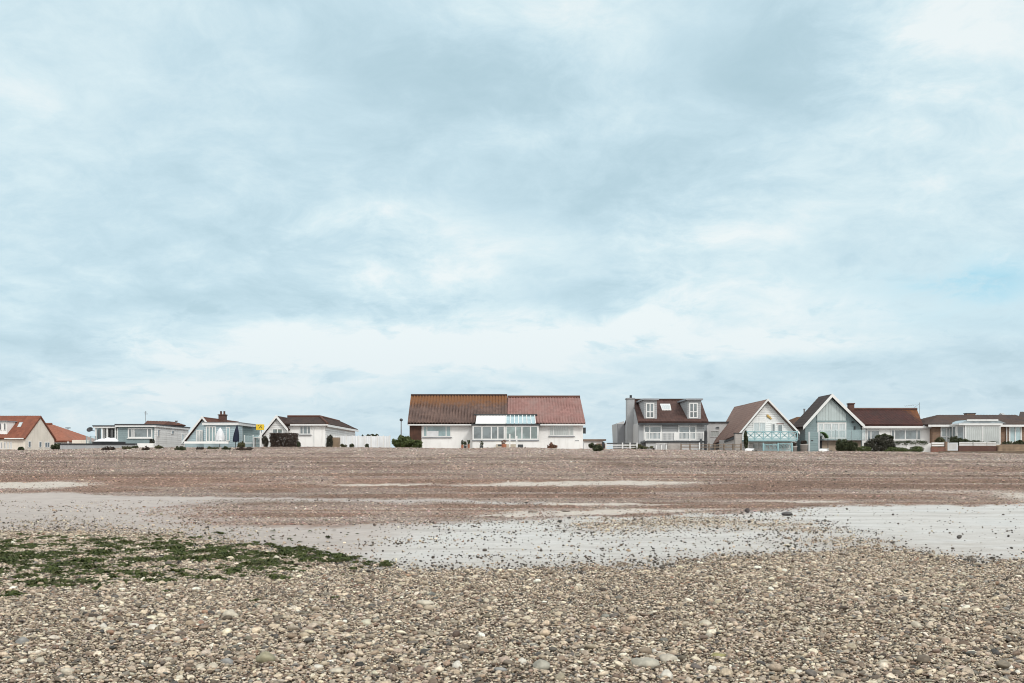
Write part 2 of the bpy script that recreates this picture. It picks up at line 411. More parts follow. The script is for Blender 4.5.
for y0,y1,a,b in ((100.6,101.2,441,447.5),(102.9,103.5,441.5,447.5),(104.2,105.3,442,447.5)):
    win(H,(xr,y0,Z(b,y0)),RT[0],RT[1],y1-y0,Z(a,y0)-Z(b,y0),glass='pane_dark',cols=(.5,) if y1-y0>.8 else ())

# ================================================================== HOUSE: orange hip roof
Y = 108.0
H = thing('bungalow', 'small house with a bright orange hipped tile roof behind the cream gabled house', 'bungalow', (X(58,Y),Y+3,G0))
xl, x2 = X(38,Y), X(73.5,Y); zE = Z(441,Y); zR = Z(424.6,Y+4); ra, rb = X(46,Y+4), X(52,Y+4)
MB().box(xl+.2, X(69,Y), Y+.2, Y+8, G0-.3, zE-.02).build('wall','white_render',H)
roof(H,'bright_orange_tile',(xl,Y,zE),(x2,Y,zE),(rb,Y+4,zR),(ra,Y+4,zR),amp=.03)
roof(H,'bright_orange_tile',(x2,Y,zE),(x2,Y+8,zE),(rb,Y+4.02,zR),(rb,Y+4,zR),amp=.03)
roof(H,'bright_orange_tile',(xl,Y+8,zE),(xl,Y,zE),(ra,Y+4,zR),(ra,Y+4.02,zR),amp=.03)
MB().tube((ra,Y+4,zR+.05),(rb,Y+4,zR+.05),.14).build('ridge_tiles','orange_tile',H)
winp(H,52,62,442.3,447.5,Y+.2,glass='pane_mid',cols=(.5,))
MB().box(X(67.3,Y-.1),X(68.6,Y-.1),Y-.1,Y+.05,G0-.3,zE-.06).build('post','white_paint',H)

# ================================================================== HOUSE: flat roofed teal bungalow
Y = 87.0
H = thing('bungalow', 'flat roofed teal boarded bungalow with white side wall, veranda and wide white framed window', 'bungalow', (X(135,Y),Y+3,G0))
xr = X(155.5,Y); zt = Z(427,Y)
mw = MB(); mw.box(X(118,Y),xr-.12,Y,95.8,G0-.3,zt); mw.build('wall','teal_board',H)
MB().box(xr-.115,xr,Y+.02,95.9,G0-.3,zt).build('side_wall','white_board',H)
MB().box(X(117.5,Y)-.1,xr+.12,Y-.28,Y-.2,zt+.0,Z(425.2,Y)).build('fascia','white_paint',H)
MB().box(xr+.04,xr+.12,Y-.2,95.9,zt,Z(425.2,Y)).build('side_fascia','white_paint',H)
MB().box(X(117.5,Y)-.14,xr+.15,Y-.32,96,Z(425.2,Y)+.004,Z(424,Y)).build('roof','dark_felt',H)
winp(H,128,152.5,427.9,438,Y,cols=(.17,.25,.80),glass='pane_mid',fw=.1,sill='white_paint')
# veranda wing on the left
MB().box(X(94.5,Y)-.0,X(118,Y)-.004,Y+1.6,95,G0-.3,Z(428,Y)).build('veranda_wall','slate_teal_board',H)
MB().box(X(93.5,Y),X(118,Y)-.15,Y-.1,95,Z(428,Y)+.004,Z(426.4,Y)).build('veranda_fascia','white_paint',H)
MB().box(X(93,Y),X(118,Y)-.15,Y-.16,95.1,Z(426.4,Y)+.004,Z(425.3,Y)).build('veranda_roof','dark_felt',H)
for p in (95,101.5,106.3,114.6,117): MB().box(X(p,Y),X(p,Y)+.12,Y+.02,Y+.14,G0-.3,Z(428,Y)).build('veranda_post','white_paint',H)
Yv=Y+1.6
winp(H,97.3,100.8,428.2,440,Yv,glass='pane_dark',frame='deep_teal_board')
winp(H,102.5,105.5,429,438,Yv,glass='pane_mid')
winp(H,108,114,428.8,441,Yv,glass='pane_dark',frame='dark_metal',name='door')
# right side wall openings
def side_x(px, X0): return X0*FOC/(px-512)
for p0,p1,a,b,nm,gl in ((157.3,159.6,429.2,436.5,'window','pane_dark'),(171.3,174,430.3,434.2,'window','pane_dark'),(181,184,434,444,'door','pane_pale')):
    y0,y1 = side_x(p0,xr),side_x(p1,xr)
    win(H,(xr,y0,Z(b,y0)),RT[0],RT[1],y1-y0,Z(a,y0)-Z(b,y0),glass=gl,fw=.06,name=nm)
# tiled roof rising behind
a0=(X(143.5,90),90,Z(425,90)); b0=(xr-.3,90,Z(425,90)); 
roof(H,'rust_tile',a0,b0,(xr-.9,93,Z(421.6,93)),(X(147,93),93,Z(421.0,93)),name='tiled_roof')
roof(H,'rust_tile',(xr-.3,90,Z(425,90)),(xr-.3,96,Z(425.5,96)),(xr-.9,95,Z(422.4,95)),(xr-.9,93,Z(421.6,93)),name='tiled_roof')
MB().tube((X(176,94),94,Z(426,94)),(X(176,94),94,Z(421.2,94)),.06).tube((X(175.2,94),94,Z(421.2,94)),(X(177.5,94),94,Z(421.2,94)),.07).build('flue','grey_metal',H)
g=MB(); g.tube((X(145.5,91),91,Z(423,91)),(X(145.5,91),91,Z(411,91)),.022,n=5)
for k in range(4): g.tube((X(144,91),90.9+.1*k,Z(412.2+k*.7,91)),(X(147.2,91),90.9+.1*k,Z(411.8+k*.7,91)),.012,n=4)
g.build('aerial','grey_metal',H)
g=MB(); c=Vector((X(92,Yv),Y+1.2,Z(430.2,Y+1)))
g.lathe((0,0,0),[(.0,.0),(.13,.02),(.22,.06),(.27,.11),(.265,.12),(.21,.07),(.12,.03),(0,.015)],18)
R=Matrix.Rotation(math.radians(52),3,'X')@Matrix.Rotation(math.radians(0),3,'Z')
g.v=[tuple(c+R@Vector(v)) for v in g.v]
g.tube(c,(X(94.6,Y+1.7),Y+1.7,c.z-.05),.03).build('satellite_dish','black_paint',H)

# boat under tarpaulin / low wall / glass screen in front
g=MB(); Yb=84.3
st=[(92.5,.05,.12),(97,.62,.5),(105,.8,.62),(114,.8,.6),(120,.6,.42),(125.5,.05,.1)]
zb=2.58
rows=[]
for p,hw,hh in st:
    x=X(p,Yb); rows.append([(x,Yb-hw,zb+.38),(x,Yb-hw*.92,zb+.15),(x,Yb,zb-.05),(x,Yb+hw*.92,zb+.15),(x,Yb+hw,zb+.38)])
vs=[v for r in rows for v in r]; fs=[(i*5+k,i*5+k+1,i*5+5+k+1,i*5+5+k) for i in range(5) for k in range(4)]
BO=thing('boat','small dark boat under a pale tarpaulin in front of the teal bungalow veranda','boat',(X(108,Yb),Yb,1.5))
g.add(vs,fs,True); g.build('hull','dark_metal',BO)
g=MB(); rows=[]
for p,hw,hh in ((95.5,.45,.02),(99,.62,.30),(102.5,.7,.38),(104,.7,.34),(108,.74,.50),(111,.74,.42),(115,.7,.46),(118.5,.2,.05)):
    x=X(p,Yb); rows.append([(x,Yb-hw,zb+.40),(x,Yb-hw*.6,zb+.39+hh*.5),(x,Yb,zb+.39+hh*.75),(x,Yb+hw*.6,zb+.39+hh*.5),(x,Yb+hw,zb+.40)])
vs=[v for r in rows for v in r]; fs=[(i*5+k,i*5+5+k,i*5+5+k+1,i*5+k+1) for i in range(7) for k in range(4)]
g.add(vs,fs,True); g.build('tarpaulin','white_cloth',BO)
for p in (97,106,116): MB().box(X(p,Yb)-.1,X(p,Yb)+.1,Yb-.5,Yb+.5,1.4,zb+.1).build('trestle','weathered_wood',BO)
Yw=82.4
W=thing('low_wall','long low black wall with grey foot in front of the flat roofed teal bungalow','garden wall',(X(104,Yw),Yw,1.9))
MB().box(X(60,Yw),X(135.5,Yw),Yw,Yw+.3,2.0,Z(444.8,Yw)).build('wall_face','grey_render',W)
MB().box(X(60,Yw),X(135.6,Yw),Yw-.05,Yw+.35,Z(444.8,Yw)+.004,Z(443.4,Yw)).build('coping','black_paint',W)
MB().box(X(136,Yw),X(152,Yw),Yw+.3,Yw+.6,2.0,Z(443.2,Yw)).single('low_wall','white_render','short white low wall below the wide window of the teal flat roofed bungalow','garden wall')
Yw=96.5
MB().box(X(72,Yw),X(88,Yw),Yw,Yw+.3,1.3,Z(440,Yw)).single('garden_wall','cream_render','cream garden wall between the orange hipped roof and the flat roofed teal bungalow','garden wall')
Yg=84.6
S=thing('glass_screen','frameless glass wind screen at the left end of the teal bungalow veranda','wind screen',(X(90,Yg),Yg,1.7))
MB().box(X(86,Yg),X(95,Yg),Yg,Yg+.02,1.8,Z(436,Yg)).build('glass_panel','balustrade_glass',S)
for p in (86,90.5,95): MB().box(X(p,Yg)-.03,X(p,Yg)+.03,Yg+.021,Yg+.08,1.5,Z(436,Yg)).build('post','grey_metal',S)

# ================================================================== HOUSE: pale teal gable with twin-pot chimney
Y = 86.0
H = thing('bungalow','pale teal gabled bungalow with white bargeboards, brown roof and a brick chimney with two pots','bungalow',(X(215,Y),Y+3,G0))
xa=X(203,Y); za=Z(417,Y); xf=X(184.5,Y); zf=Z(441,Y); xR=xa+(xa-xf)
yb=97.0
m=MB(); m.prism([(xf+.05,Y,G0-.3),(xR-.05,Y,G0-.3),(xR-.05,Y,zf-.1),(xa,Y,za-.2),(xf+.05,Y,zf-.1)],(0,yb-Y,0)); m.build('wall','pale_teal_board',H)
roof(H,'rust_tile',(xR+.1,Y-.2,zf-.1),(xR+.1,yb,zf-.1),(xa,yb,za),(xa,Y-.2,za))
roof(H,'rust_tile',(xf-.1,yb,zf-.1),(xf-.1,Y-.2,zf-.1),(xa,Y-.2,za),(xa,yb,za))
m=MB(); bar(m,(xf-.1,Y-.3,zf+.0),(xa,Y-.3,za+.1),.08,.22); bar(m,(xa,Y-.3,za+.1),(xR+.1,Y-.3,zf),.08,.22); m.build('bargeboard','white_paint',H)
winp(H,196,203,430,443,Y,glass='pane_pale',fw=.12,name='door',cols=(.5,))
# flat extension with glazed doors
Ye=84.6; xe0,xe1=X(204,Ye),X(238,Ye); zt=Z(425.2,Ye)
MB().box(xe0,xe1,Ye,Y-.01,G0-.3,zt).build('extension_wall','pale_teal_board',H)
MB().box(xe0-.1,xe1+.1,Ye-.2,Y+4,zt+.004,Z(422.6,Ye)).build('extension_fascia','white_paint',H)
MB().box(xe0-.14,xe1+.14,Ye-.24,Y+4.1,Z(422.6,Ye)+.004,Z(422.1,Ye)).build('extension_roof','lead',H)
winp(H,206,216,426.3,442,Ye,glass='pane_aqua',cols=(.33,.66),fw=.09,name='patio_door')
winp(H,226,230,427,441,Ye,glass='pane_sky',fw=.06)
xs=X(240.5,Y)
MB().box(xe1-.5,xs,Y-.005,93.3,G0-.3,Z(425.6,Y)).build('side_wall','slate_teal_board',H)
MB().box(xe1-.6,xs+.14,Y-.1,93.5,Z(425.6,Y)+.004,Z(424.6,Y)).build('side_fascia','dark_metal',H)
MB().box(xe1-.6,xs+.18,Y-.14,93.6,Z(424.6,Y)+.004,Z(423.3,Y)).build('side_roof','lead',H)
MB().tube((xs+.05,Y+.3,G0-.2),(xs+.05,Y+.3,Z(426,Y)),.045).build('downpipe','white_paint',H)
Yc=90.5; cx=X(222.7,Yc)
ch=MB().box(cx-.3,cx+.3,Yc-.3,Yc+.3,3.6,Z(414.4,Yc)).box(cx-.36,cx+.36,Yc-.36,Yc+.36,Z(415.4,Yc),Z(414.6,Yc)).build('chimney','dark_brick',H)
for s in (-.15,.15): MB().lathe((cx+s,Yc,Z(414.4,Yc)-.02),[(.11,0),(.09,.1),(.085,.28),(.11,.3),(.08,.31)],10).build('chimney_pot','dark_brick',ch)
MB().pbox(184,228,441.4,443.6,82.8,.25).single('low_wall','white_render','low white wall in front of the pale teal bungalow with the twin pot chimney','garden wall')

# folded parasols
def folded_parasol(px, yt, ybm, Y, w, cloth, label, lean=0.0, grp='folded parasols in the gardens'):
    zt=Z(yt,Y); z0=gz(X(px,Y),Y)
    T=thing('folded_parasol',label,'parasol',(X(px,Y),Y,z0),grp)
    b=Vector((X(px,Y),Y,z0)); t=b+Vector((lean,0,zt-z0)); zb=Z(ybm,Y); k=(zb-z0)/(zt-z0)
    lo=b.lerp(t,k)
    MB().tube(b,b.lerp(t,k+.1),.03).build('pole','dark_metal',T)
    MB().lathe(b,[(0,0),(.28,0),(.28,.06),(.06,.1),(0,.1)],14).build('base','dark_metal',T)
    m=MB(); n=24; prof=[(0,.03),(.12,.32),(.3,.62),(.6,.9),(.85,1.0),(1.0,.9)]; vs=[]
    for u,r in prof:
        c=t.lerp(lo,u)
        for i in range(n):
            a=2*math.pi*i/n; rr=w*r*(1+.22*(1 if i%3==0 else -.5)*min(1,u*1.5)); vs.append(c+Vector((math.cos(a)*rr,math.sin(a)*rr,-.06*(i%3==0)*u)))
    fs=[(i*n+k2,(i+1)*n+k2,(i+1)*n+(k2+1)%n,i*n+(k2+1)%n) for i in range(len(prof)-1) for k2 in range(n)]
    m.add(vs,fs,True); m.build('canopy',cloth,T)
    return T
folded_parasol(219.5,427.5,440.5,83.4,.36,'white_cloth','white folded parasol in front of the pale teal bungalow doors',.06)
folded_parasol(234.5,424.5,441.5,83.2,.22,'navy_cloth','tall navy blue folded parasol at the corner of the pale teal bungalow',.22)

# yellow sign
Ys=82.6
S=thing('sign','yellow square sign with a black mark on a white post beside the white gable','sign',(X(260.3,Ys),Ys,gz(X(260.3,Ys),Ys)))
MB().box(X(260.3,Ys)-.05,X(260.3,Ys)+.05,Ys,Ys+.08,2.2,Z(429,Ys)).build('post','white_paint',S)
bd=MB().box(X(256.2,Ys),X(264.2,Ys),Ys-.05,Ys-.01,Z(430,Ys),Z(424.3,Ys)).build('board','yellow_paint',S)
g=MB(); ca=X(260.6,Ys); cz=Z(427.2,Ys)
for u0,v0,u1,v1,w in ((-.13,-.1,.02,.06,.05),(.02,.06,.13,-.1,.05),(-.02,.1,.1,.14,.04),(-.2,.12,-.12,.16,.04)):
    a=Vector((ca+u0,Ys-.055,cz+v0)); b=Vector((ca+u1,Ys-.055,cz+v1)); dd=(b-a).normalized(); nn=Vector((-dd.z,0,dd.x))*w/2
    g.prism([a-nn,b-nn,b+nn,a+nn],(0,.02,0))
g.build('mark','black_paint',bd)
# garden table and glass fence
Yt=83.6
T=thing('garden_table','white slatted garden table below the yellow sign','table',(X(256.5,Yt),Yt,gz(X(256.5,Yt),Yt)))
zt0=gz(X(256.5,Yt),Yt); ztop=Z(437.2,Yt)
MB().box(X(253,Yt),X(262,Yt),Yt,Yt+.7,ztop-.05,ztop).build('tabletop','white_paint',T)
for p in (253.6,261.3):
    for dy in (.05,.6): MB().box(X(p,Yt)-.04,X(p,Yt)+.04,Yt+dy,Yt+dy+.08,zt0-.02,ztop-.055).build('leg','white_paint',T)
MB().box(X(253.6,Yt)+.045,X(261.3,Yt)-.045,Yt+.31,Yt+.37,zt0+.25,zt0+.33).build('stretcher','white_paint',T)
Yg=84.2
S=thing('glass_fence','low glass fence with white posts beside the white garden table','fence',(X(250,Yg),Yg,1.7))
MB().box(X(244.6,Yg),X(261,Yg),Yg,Yg+.02,1.9,Z(435.5,Yg)).build('glass_panel','balustrade_glass',S)
for p in (244.4,253,261): MB().box(X(p,Yg)-.04,X(p,Yg)+.04,Yg+.021,Yg+.1,1.5,Z(435,Yg)).build('post','white_paint',S)
MB().box(X(244.4,Yg),X(261,Yg),Yg-.01,Yg+.12,Z(443.4,Yg),Z(442.6,Yg)).build('rail','white_paint',S)

# ================================================================== HOUSE: white bungalow with dark hip roof
Y = 86.6
H = thing('bungalow','white boarded bungalow with a dark brown hipped roof and a small front gable','bungalow',(X(305,Y),Y+4,G0))
xr=X(325,Y); xl=X(263,Y); zE=Z(424.2,Y); yb=103.2
MB().box(X(285,Y),xr,Y,yb,G0-.3,zE+.02).build('wall','white_render',H)
MB().box(xr+.002,xr+.03,Y+.1,yb-.02,G0+.5,zE-.35).build('side_cladding','white_board',H)
za=Z(416,Y-.6); xa=X(277,Y-.6); Ygb=Y-.6
xf=X(260.5,Ygb); zf=Z(436.5,Ygb); xg2=X(287,Ygb); 
zg2=za-(za-zf)/(xa-xf)*(xg2-xa)
m=MB(); m.prism([(xf+.1,Ygb,G0-.3),(xg2-.02,Ygb,G0-.3),(xg2-.02,Ygb,zg2-.15),(xa,Ygb,za-.2),(xf+.1,Ygb,zf-.1)],(0,5,0)); m.build('gable_wall','white_board',H)
yr=90.0; zR=Z(417,yr); R1=(xa,yr+.2,zR+.05); R2=(X(320,yr),yr,zR); R3=(X(320,yr),100,zR)
roof(H,'dark_brown_tile',(xg2-.3,Y-.25,zE),(xr+.25,Y-.25,zE),R2,(xa,yr,zR),amp=.025)
roof(H,'dark_brown_tile',(xr+.25,Y-.25,zE),(xr+.25,yb+.3,zE),R3,R2,amp=.025)
roof(H,'dark_brown_tile',(xr+.25,yb+.3,zE),(xl-.2,yb+.3,zE),(xa,100,zR),R3,amp=.025)
roof(H,'dark_brown_tile',(xg2+.12,Ygb-.2,zg2-.12),(xg2+.12,yr,zg2-.12),(xa,yr,za),(xa,Ygb-.2,za),amp=.025)
roof(H,'dark_brown_tile',(xf-.1,yr,zf-.1),(xf-.1,Ygb-.2,zf-.1),(xa,Ygb-.2,za),(xa,yr,za),amp=.025)
m=MB(); bar(m,(xf-.1,Ygb-.3,zf),(xa,Ygb-.3,za+.08),.08,.26); bar(m,(xa,Ygb-.3,za+.08),(xg2+.15,Ygb-.3,zg2-.05),.08,.26); m.build('bargeboard','white_paint',H)
MB().box(xg2+.2,xr+.3,Y-.32,Y-.26,zE-.13,zE-.01).build('fascia','white_paint',H)
MB().box(xr+.26,xr+.32,Y-.25,yb+.3,zE-.22,zE-.03).build('side_fascia','white_paint',H)
MB().tube((X(320,yr),yr,zR+.06),(xr+.25,Y-.25,zE+.06),.1).tube((xa,yr,zR+.06),(X(320,yr),yr,zR+.06),.1).tube((X(320,yr),yr,zR+.06),R3,.1).build('ridge_tiles','rust_tile',H)
winp(H,272,283,428.3,436,Ygb,cols=(.5,),glass='pane_mid',fw=.09)
winp(H,299.5,311,425.3,434.6,Y,cols=(.32,.68),glass='pane_mid',fw=.09,sill='lead')
MB().box(X(313.5,Y),X(314.5,Y),Y-.06,Y-.004,G0,zE-.25).build('downpipe','white_paint',H)

# white fence to the right of it
Yf=87.8
Fn=thing('fence','long white boarded fence between the white bungalow and the round green bush','fence',(X(365,Yf),Yf,1.6))
p=334.0; k=0
while p<391:
    p1=min(391,p+6.2)
    MB().box(X(p,Yf)+.05,X(p1,Yf)-.05,Yf,Yf+.04,1.5,Z(436.2-.25*(k%2),Yf)).build('fence_panel','white_vboard',Fn)
    MB().box(X(p,Yf)-.05,X(p,Yf)+.05,Yf-.03,Yf+.09,1.5,Z(435.4,Yf)).build('post','white_paint',Fn)
    p=p1; k+=1

# ================================================================== HOUSE: the big one in the middle
Y = 86.0
H = thing('house','big white house with half brown, half rose pantile roof and a glazed porch','house',(X(497,Y),Y+4.5,G0))
xl,xr=X(409.5,Y),X(583,Y); zE=Z(424.6,Y); yr=90.5; zR=Z(396.6,yr); yb=95.0; xm=X(507.2,yr)
m=MB(); m.prism([(xl,Y,G0-.3),(xl,Y,zE),(xl,yr,zR-.35),(xl,yb,zE),(xl,yb,G0-.3)],(xr-xl,0,0)); m.build('wall','white_render',H)
e0,e1=Y-.4,zE+.04
roof(H,'brown_tile',(X(407.5,e0),e0,e1),(xm,e0,e1),(xm,yr,zR),(X(411,yr),yr,zR),pitch=.265,amp=.13,course=.36,thick=.07)
zR2=Z(398.0,yr)
roof(H,'rose_tile',(xm+.01,e0,e1+.02),(X(585.5,e0),e0,e1+.02),(X(580,yr),yr,zR2),(xm+.01,yr,zR2),pitch=.25,amp=.075,course=.36,thick=.07)
roof(H,'rose_tile',(X(585.5,e0),yb+.4,e1),(X(407.5,e0),yb+.4,e1),(X(411,yr),yr,zR2-.02),(X(580,yr),yr,zR2-.02),pitch=.5,amp=.03)
MB().tube((X(411,yr),yr,zR+.1),(xm,yr,zR+.1),.13).build('ridge_tiles','dark_brown_tile',H)
MB().tube((xm+.02,yr,zR2+.1),(X(580,yr),yr,zR2+.1),.13).build('ridge_tiles','rust_tile',H)
MB().box(X(408,e0),X(478,e0),e0-.05,e0+.02,e1-.13,e1-.02).build('fascia','white_paint',H)
MB().box(X(538,e0),X(585,e0),e0-.05,e0+.02,e1-.13,e1-.0).build('fascia','white_paint',H)
MB().box(X(409.7,Y),X(421.5,Y),Y-.05,Y-.003,Z(442,Y),Z(425.2,Y)).build('timber_panel','brown_wood',H)
f=winp(H,423,451.2,425.4,437,Y,cols=(.14,.82),glass='pane_aqua',fw=.09,sill='lead')
MB().box(X(427,Y),X(438.5,Y),Y-.045,Y-.02,Z(436,Y),Z(431,Y)).build('curtain_reflection','white_cloth',f)  # white panel standing in for a curtain reflection in the pane
winp(H,549.2,574,424.9,436,Y,cols=(.16,.8),glass='pane_curtain',fw=.08,sill='lead')
MB().box(xr+.002,xr+.25,Y+.1,Y+.35,Z(433.5,Y),Z(427.5,Y)).build('wall_lamp','dark_metal',H)
MB().box(X(575,Y),X(579,Y),Y-.03,Y-.004,Z(440.9,Y),Z(440.3,Y)).build('vent','grey_metal',H)
# glazed porch
Yp=84.0; px0,px1=X(472.5,Yp),X(538.5,Yp); zs=Z(441,Yp); zt=Z(425.4,Yp)
MB().box(px0,px1,Yp+.02,Y-.01,G0-.3,zs).build('porch_wall','white_render',H)
MB().box(px0-.05,px1+.05,Yp-.06,Y-.01,zs+.003,zs+.08).build('porch_sill','lead',H)
win(H,(px0,Yp+.03,zs+.09),*FR,X(505,Yp)-px0,zt-zs-.1,cols=(.29,.58,.78),glass='pane_mid',fw=.11,name='porch_window')
win(H,(X(505.3,Yp),Yp+.03,zs+.09),*FR,px1-X(505.3,Yp),zt-zs-.1,cols=(.31,.50,.76),glass='pane_green',fw=.11,name='porch_window')
win(H,(px1,Yp+.2,zs+.09),*RT,1.7,zt-zs-.1,cols=(.5,),glass='pane_grey',fw=.1,name='porch_window')
win(H,(px0,Y-.1,zs+.09),*LF,1.7,zt-zs-.1,cols=(.5,),glass='pane_grey',fw=.1,name='porch_window')
MB().box(px0-.1,px1+.15,Yp-.1,Y-.02,zt,zt+.13).build('porch_gutter','dark_metal',H)
zl,zu=zt+.15,Z(415.1,86.9)
def slope(u,px): return Vector((X(px,Yp), Yp-.05+2.95*u, zl+(zu-zl)*u))
na=Vector((0,-(zu-zl),2.95)).normalized()
MB().prism([slope(0,475.5),slope(0,506),slope(1,506),slope(1,475.5)],-na*.1).build('porch_roof','white_paint',H)
gr=MB().prism([slope(0,506.05),slope(0,535.5),slope(1,535.5),slope(1,506.05)],-na*.06).build('porch_glass_roof','pane_sky',H)
g=MB()
for k in range(8):
    p=506.05+29.4*k/7; g.prism([slope(0,p-.35)+na*.05,slope(0,p+.35)+na*.05,slope(1,p+.35)+na*.05,slope(1,p-.35)+na*.05],-na*.045)
g.build('glazing_bar','white_paint',gr)
MB().box(X(475,86.9)-.1,X(536,86.9)+.1,86.75,87.05,zu-.02,zu+.09).build('porch_flashing','dark_metal',H)
stp=MB()
for k in range(3): stp.box(X(496,83),X(516,83),83-.3*k+.5,83.99,G0,2.75-.18*k-.004*k)
stp.build('step','stone_render',H)
for p,q in ((509.8,434),(516.7,436)): MB().box(X(p,83)-.06,X(p,83)+.06,83-.3,83-.18,1.8,Z(q,83)).build('porch_post','white_paint',H)

# ================================================================== far low white building with brown flat roof
Y=100.0
H=thing('garage','low white building with brown flat roof beyond the right end of the big house','garage',(X(596,Y),Y+2,G0))
MB().pbox(584,603,440.8,450,Y,5).build('wall','white_render',H)
MB().box(X(583,Y),X(606,Y),Y-.2,Y+5.2,Z(440.8,Y)+.003,Z(439.2,Y)).build('roof','brown_flat_roof',H)
MB().pbox(597,606,443.4,450,Y-.8,.79).build('porch','brown_brick',H)
MB().pbox(602,604.5,442,448,Y-.81,.1).build('door','dark_felt',H)

# ================================================================== HOUSE: grey with two dormers
Y=86.0
H=thing('house','grey rendered house with two flat topped dormers, tall chimney and a white railed deck','house',(X(675,Y),Y+5,G0))
xl,xr=X(638,Y),X(708,Y); zE=Z(421.8,Y); yr=91.5; zR=Z(400.6,yr); yb=97.0; rx0,rx1=X(633.5,yr),X(700.5,yr)
xw0,xw1=xl+.1,xr-.25
m=MB(); m.prism([(xw0,Y+.3,G0-.3),(xw0,Y+.3,zE-.1),(xw0,yr,zR-.3),(xw0,yb,zE-.1),(xw0,yb,G0-.3)],(xw1-xw0,0,0)); m.build('wall','grey_render',H)
roof(H,'plum_tile',(xl,Y-.1,zE),(xr,Y-.1,zE),(rx1,yr,zR),(rx0,yr,zR),amp=.03)
roof(H,'plum_tile',(xr,yb+.4,zE),(xl,yb+.4,zE),(rx0,yr,zR),(rx1,yr,zR),amp=.03)
roof(H,'plum_tile',(xr,Y-.1,zE),(xr,yb+.4,zE),(rx1,yr+.02,zR),(rx1,yr,zR),amp=.03)
MB().tube((rx0,yr,zR+.08),(rx1,yr,zR+.08),.1).build('ridge_tiles','dark_brown_tile',H)
MB().box(xl,xr,Y-.16,Y-.1,zE-.26,zE-.1).build('fascia','dark_metal',H)
sw=MB(); sw.box(xw0-.03,xw0-.003,Y+.6,yr-1.4,G0,zE-.1); sw.build('side_cladding','pale_grey_render',H)
cy=90.6; cx0=xw0-.55
chm=MB().box(cx0,xw0+.1,cy-.5,cy+.7,G0-.3,Z(399.4,cy)).build('chimney','grey_render',H)
MB().box(cx0-.06,xw0+.16,cy-.56,cy+.76,Z(399.4,cy)+.003,Z(398.2,cy)).build('chimney_cap','dark_grey_render',chm)
MB().lathe(((cx0+xw0)/2+.1,cy,Z(398.2,cy)),[(.12,0),(.1,.25),(.13,.27),(0,.28)],10).build('chimney_pot','dark_metal',chm)
# rear wing on the left, sloping verge
m=MB(); yw=97.5; m.prism([(X(613.2,103),yw,G0-.3),(xw0-.01,yw,G0-.3),(xw0-.01,yw,Z(421,yw)),(X(617,yw),yw,Z(423.3,yw))],(0,5,0)); m.build('rear_wing','pale_grey_render',H)
MB().box(X(618,96.8),xw0-.02,96.8,97.49,G0-.3,Z(423.8,96.8)).build('rear_bay','dark_grey_render',H)
# dormers
for a,b,wa,wb in ((644.3,657,645.8,654.3),(687.6,701,689,697.8)):
    yd=Y+.55; z1=Z(400.2,yd); z0=Z(419.6,yd)
    dm=MB().box(X(a,yd),X(b,yd),yd,yr-.2,z0,z1).build('dormer','grey_board',H)
    MB().box(X(a,yd)-.18,X(b,yd)+.14,yd-.22,yr-.1,z1+.003,z1+.14).build('dormer_roof','lead',dm)
    win(H,(X(wa,yd),yd,Z(418.3,yd)),*FR,X(wb,yd)-X(wa,yd),Z(402.8,yd)-Z(418.3,yd),cols=(.5,),rows=(.42,),glass='pane_mid',fw=.1,name='dormer_window')
nrm=Vector((0,-(zR-zE),(yr-Y))).normalized()
q=[on_slope(*s,(xl,Y-.1,zE),nrm)+nrm*.1 for s in ((662,410.8),(671.3,410.8),(670,404.8),(660,404.8))]
fr=MB().prism(q,-nrm*.12).build('roof_window','white_paint',H)
c=sum(q,Vector())/4
MB().prism([c+Vector(((v-c).x*.84,(v-c).y*.72,(v-c).z*.72))+nrm*.012 for v in q],-nrm*.03).build('pane','pane_pale',fr)
yw=Y+.3
winp(H,643.5,662,424,440,yw,cols=(.33,),rows=(.84,),glass='pane_grey',fw=.12)
winp(H,678,696.5,424,440,yw,cols=(.62,),rows=(.84,),glass='pane_grey',fw=.12)
MB().pbox(697,704.5,425,440,yw-.04,.036).build('cladding_panel','grey_board',H)
MB().pbox(663,677,423.2,440,yw-.04,.036).build('cladding_panel','grey_board',H)
# deck
Yd=83.4; zd=Z(440.9,Yd); dx0,dx1=X(645,Yd),X(707.5,Yd)
dk=MB().box(dx0,dx1,Yd,yw-.05,zd-.12,zd).build('deck','dark_metal',H)
MB().box(dx0+.1,X(700,Yd),Yd+.12,Yd+.3,G0-.3,zd-.125).build('deck_wall','pale_grey_render',H)
rl=MB().box(dx0+.05,dx1-.3,Yd+.08,Yd+.14,Z(432.9,Yd),Z(432.2,Yd)).build('railing','white_paint',H)
g=MB(); 
for i in range(46):
    x=dx0+.12+(dx1-dx0-.5)*i/45; g.box(x-.016,x+.016,Yd+.095,Yd+.125,zd+.09,Z(432.9,Yd)-.002)
g.box(dx0+.05,dx1-.3,Yd+.085,Yd+.135,zd+.04,zd+.088); g.build('baluster','white_paint',rl)
for p in (646,661,675.5,690,704):
    MB().box(X(p,Yd)-.06,X(p,Yd)+.06,Yd+.05,Yd+.17,zd+.002,Z(431.8,Yd)).build('railing_post','white_paint',H)
MB().box(X(674,Yd+.02),X(679,Yd+.02),Yd+.02,Yd+.045,zd+.05,Z(432.6,Yd)).build('railing_panel','white_paint',H)

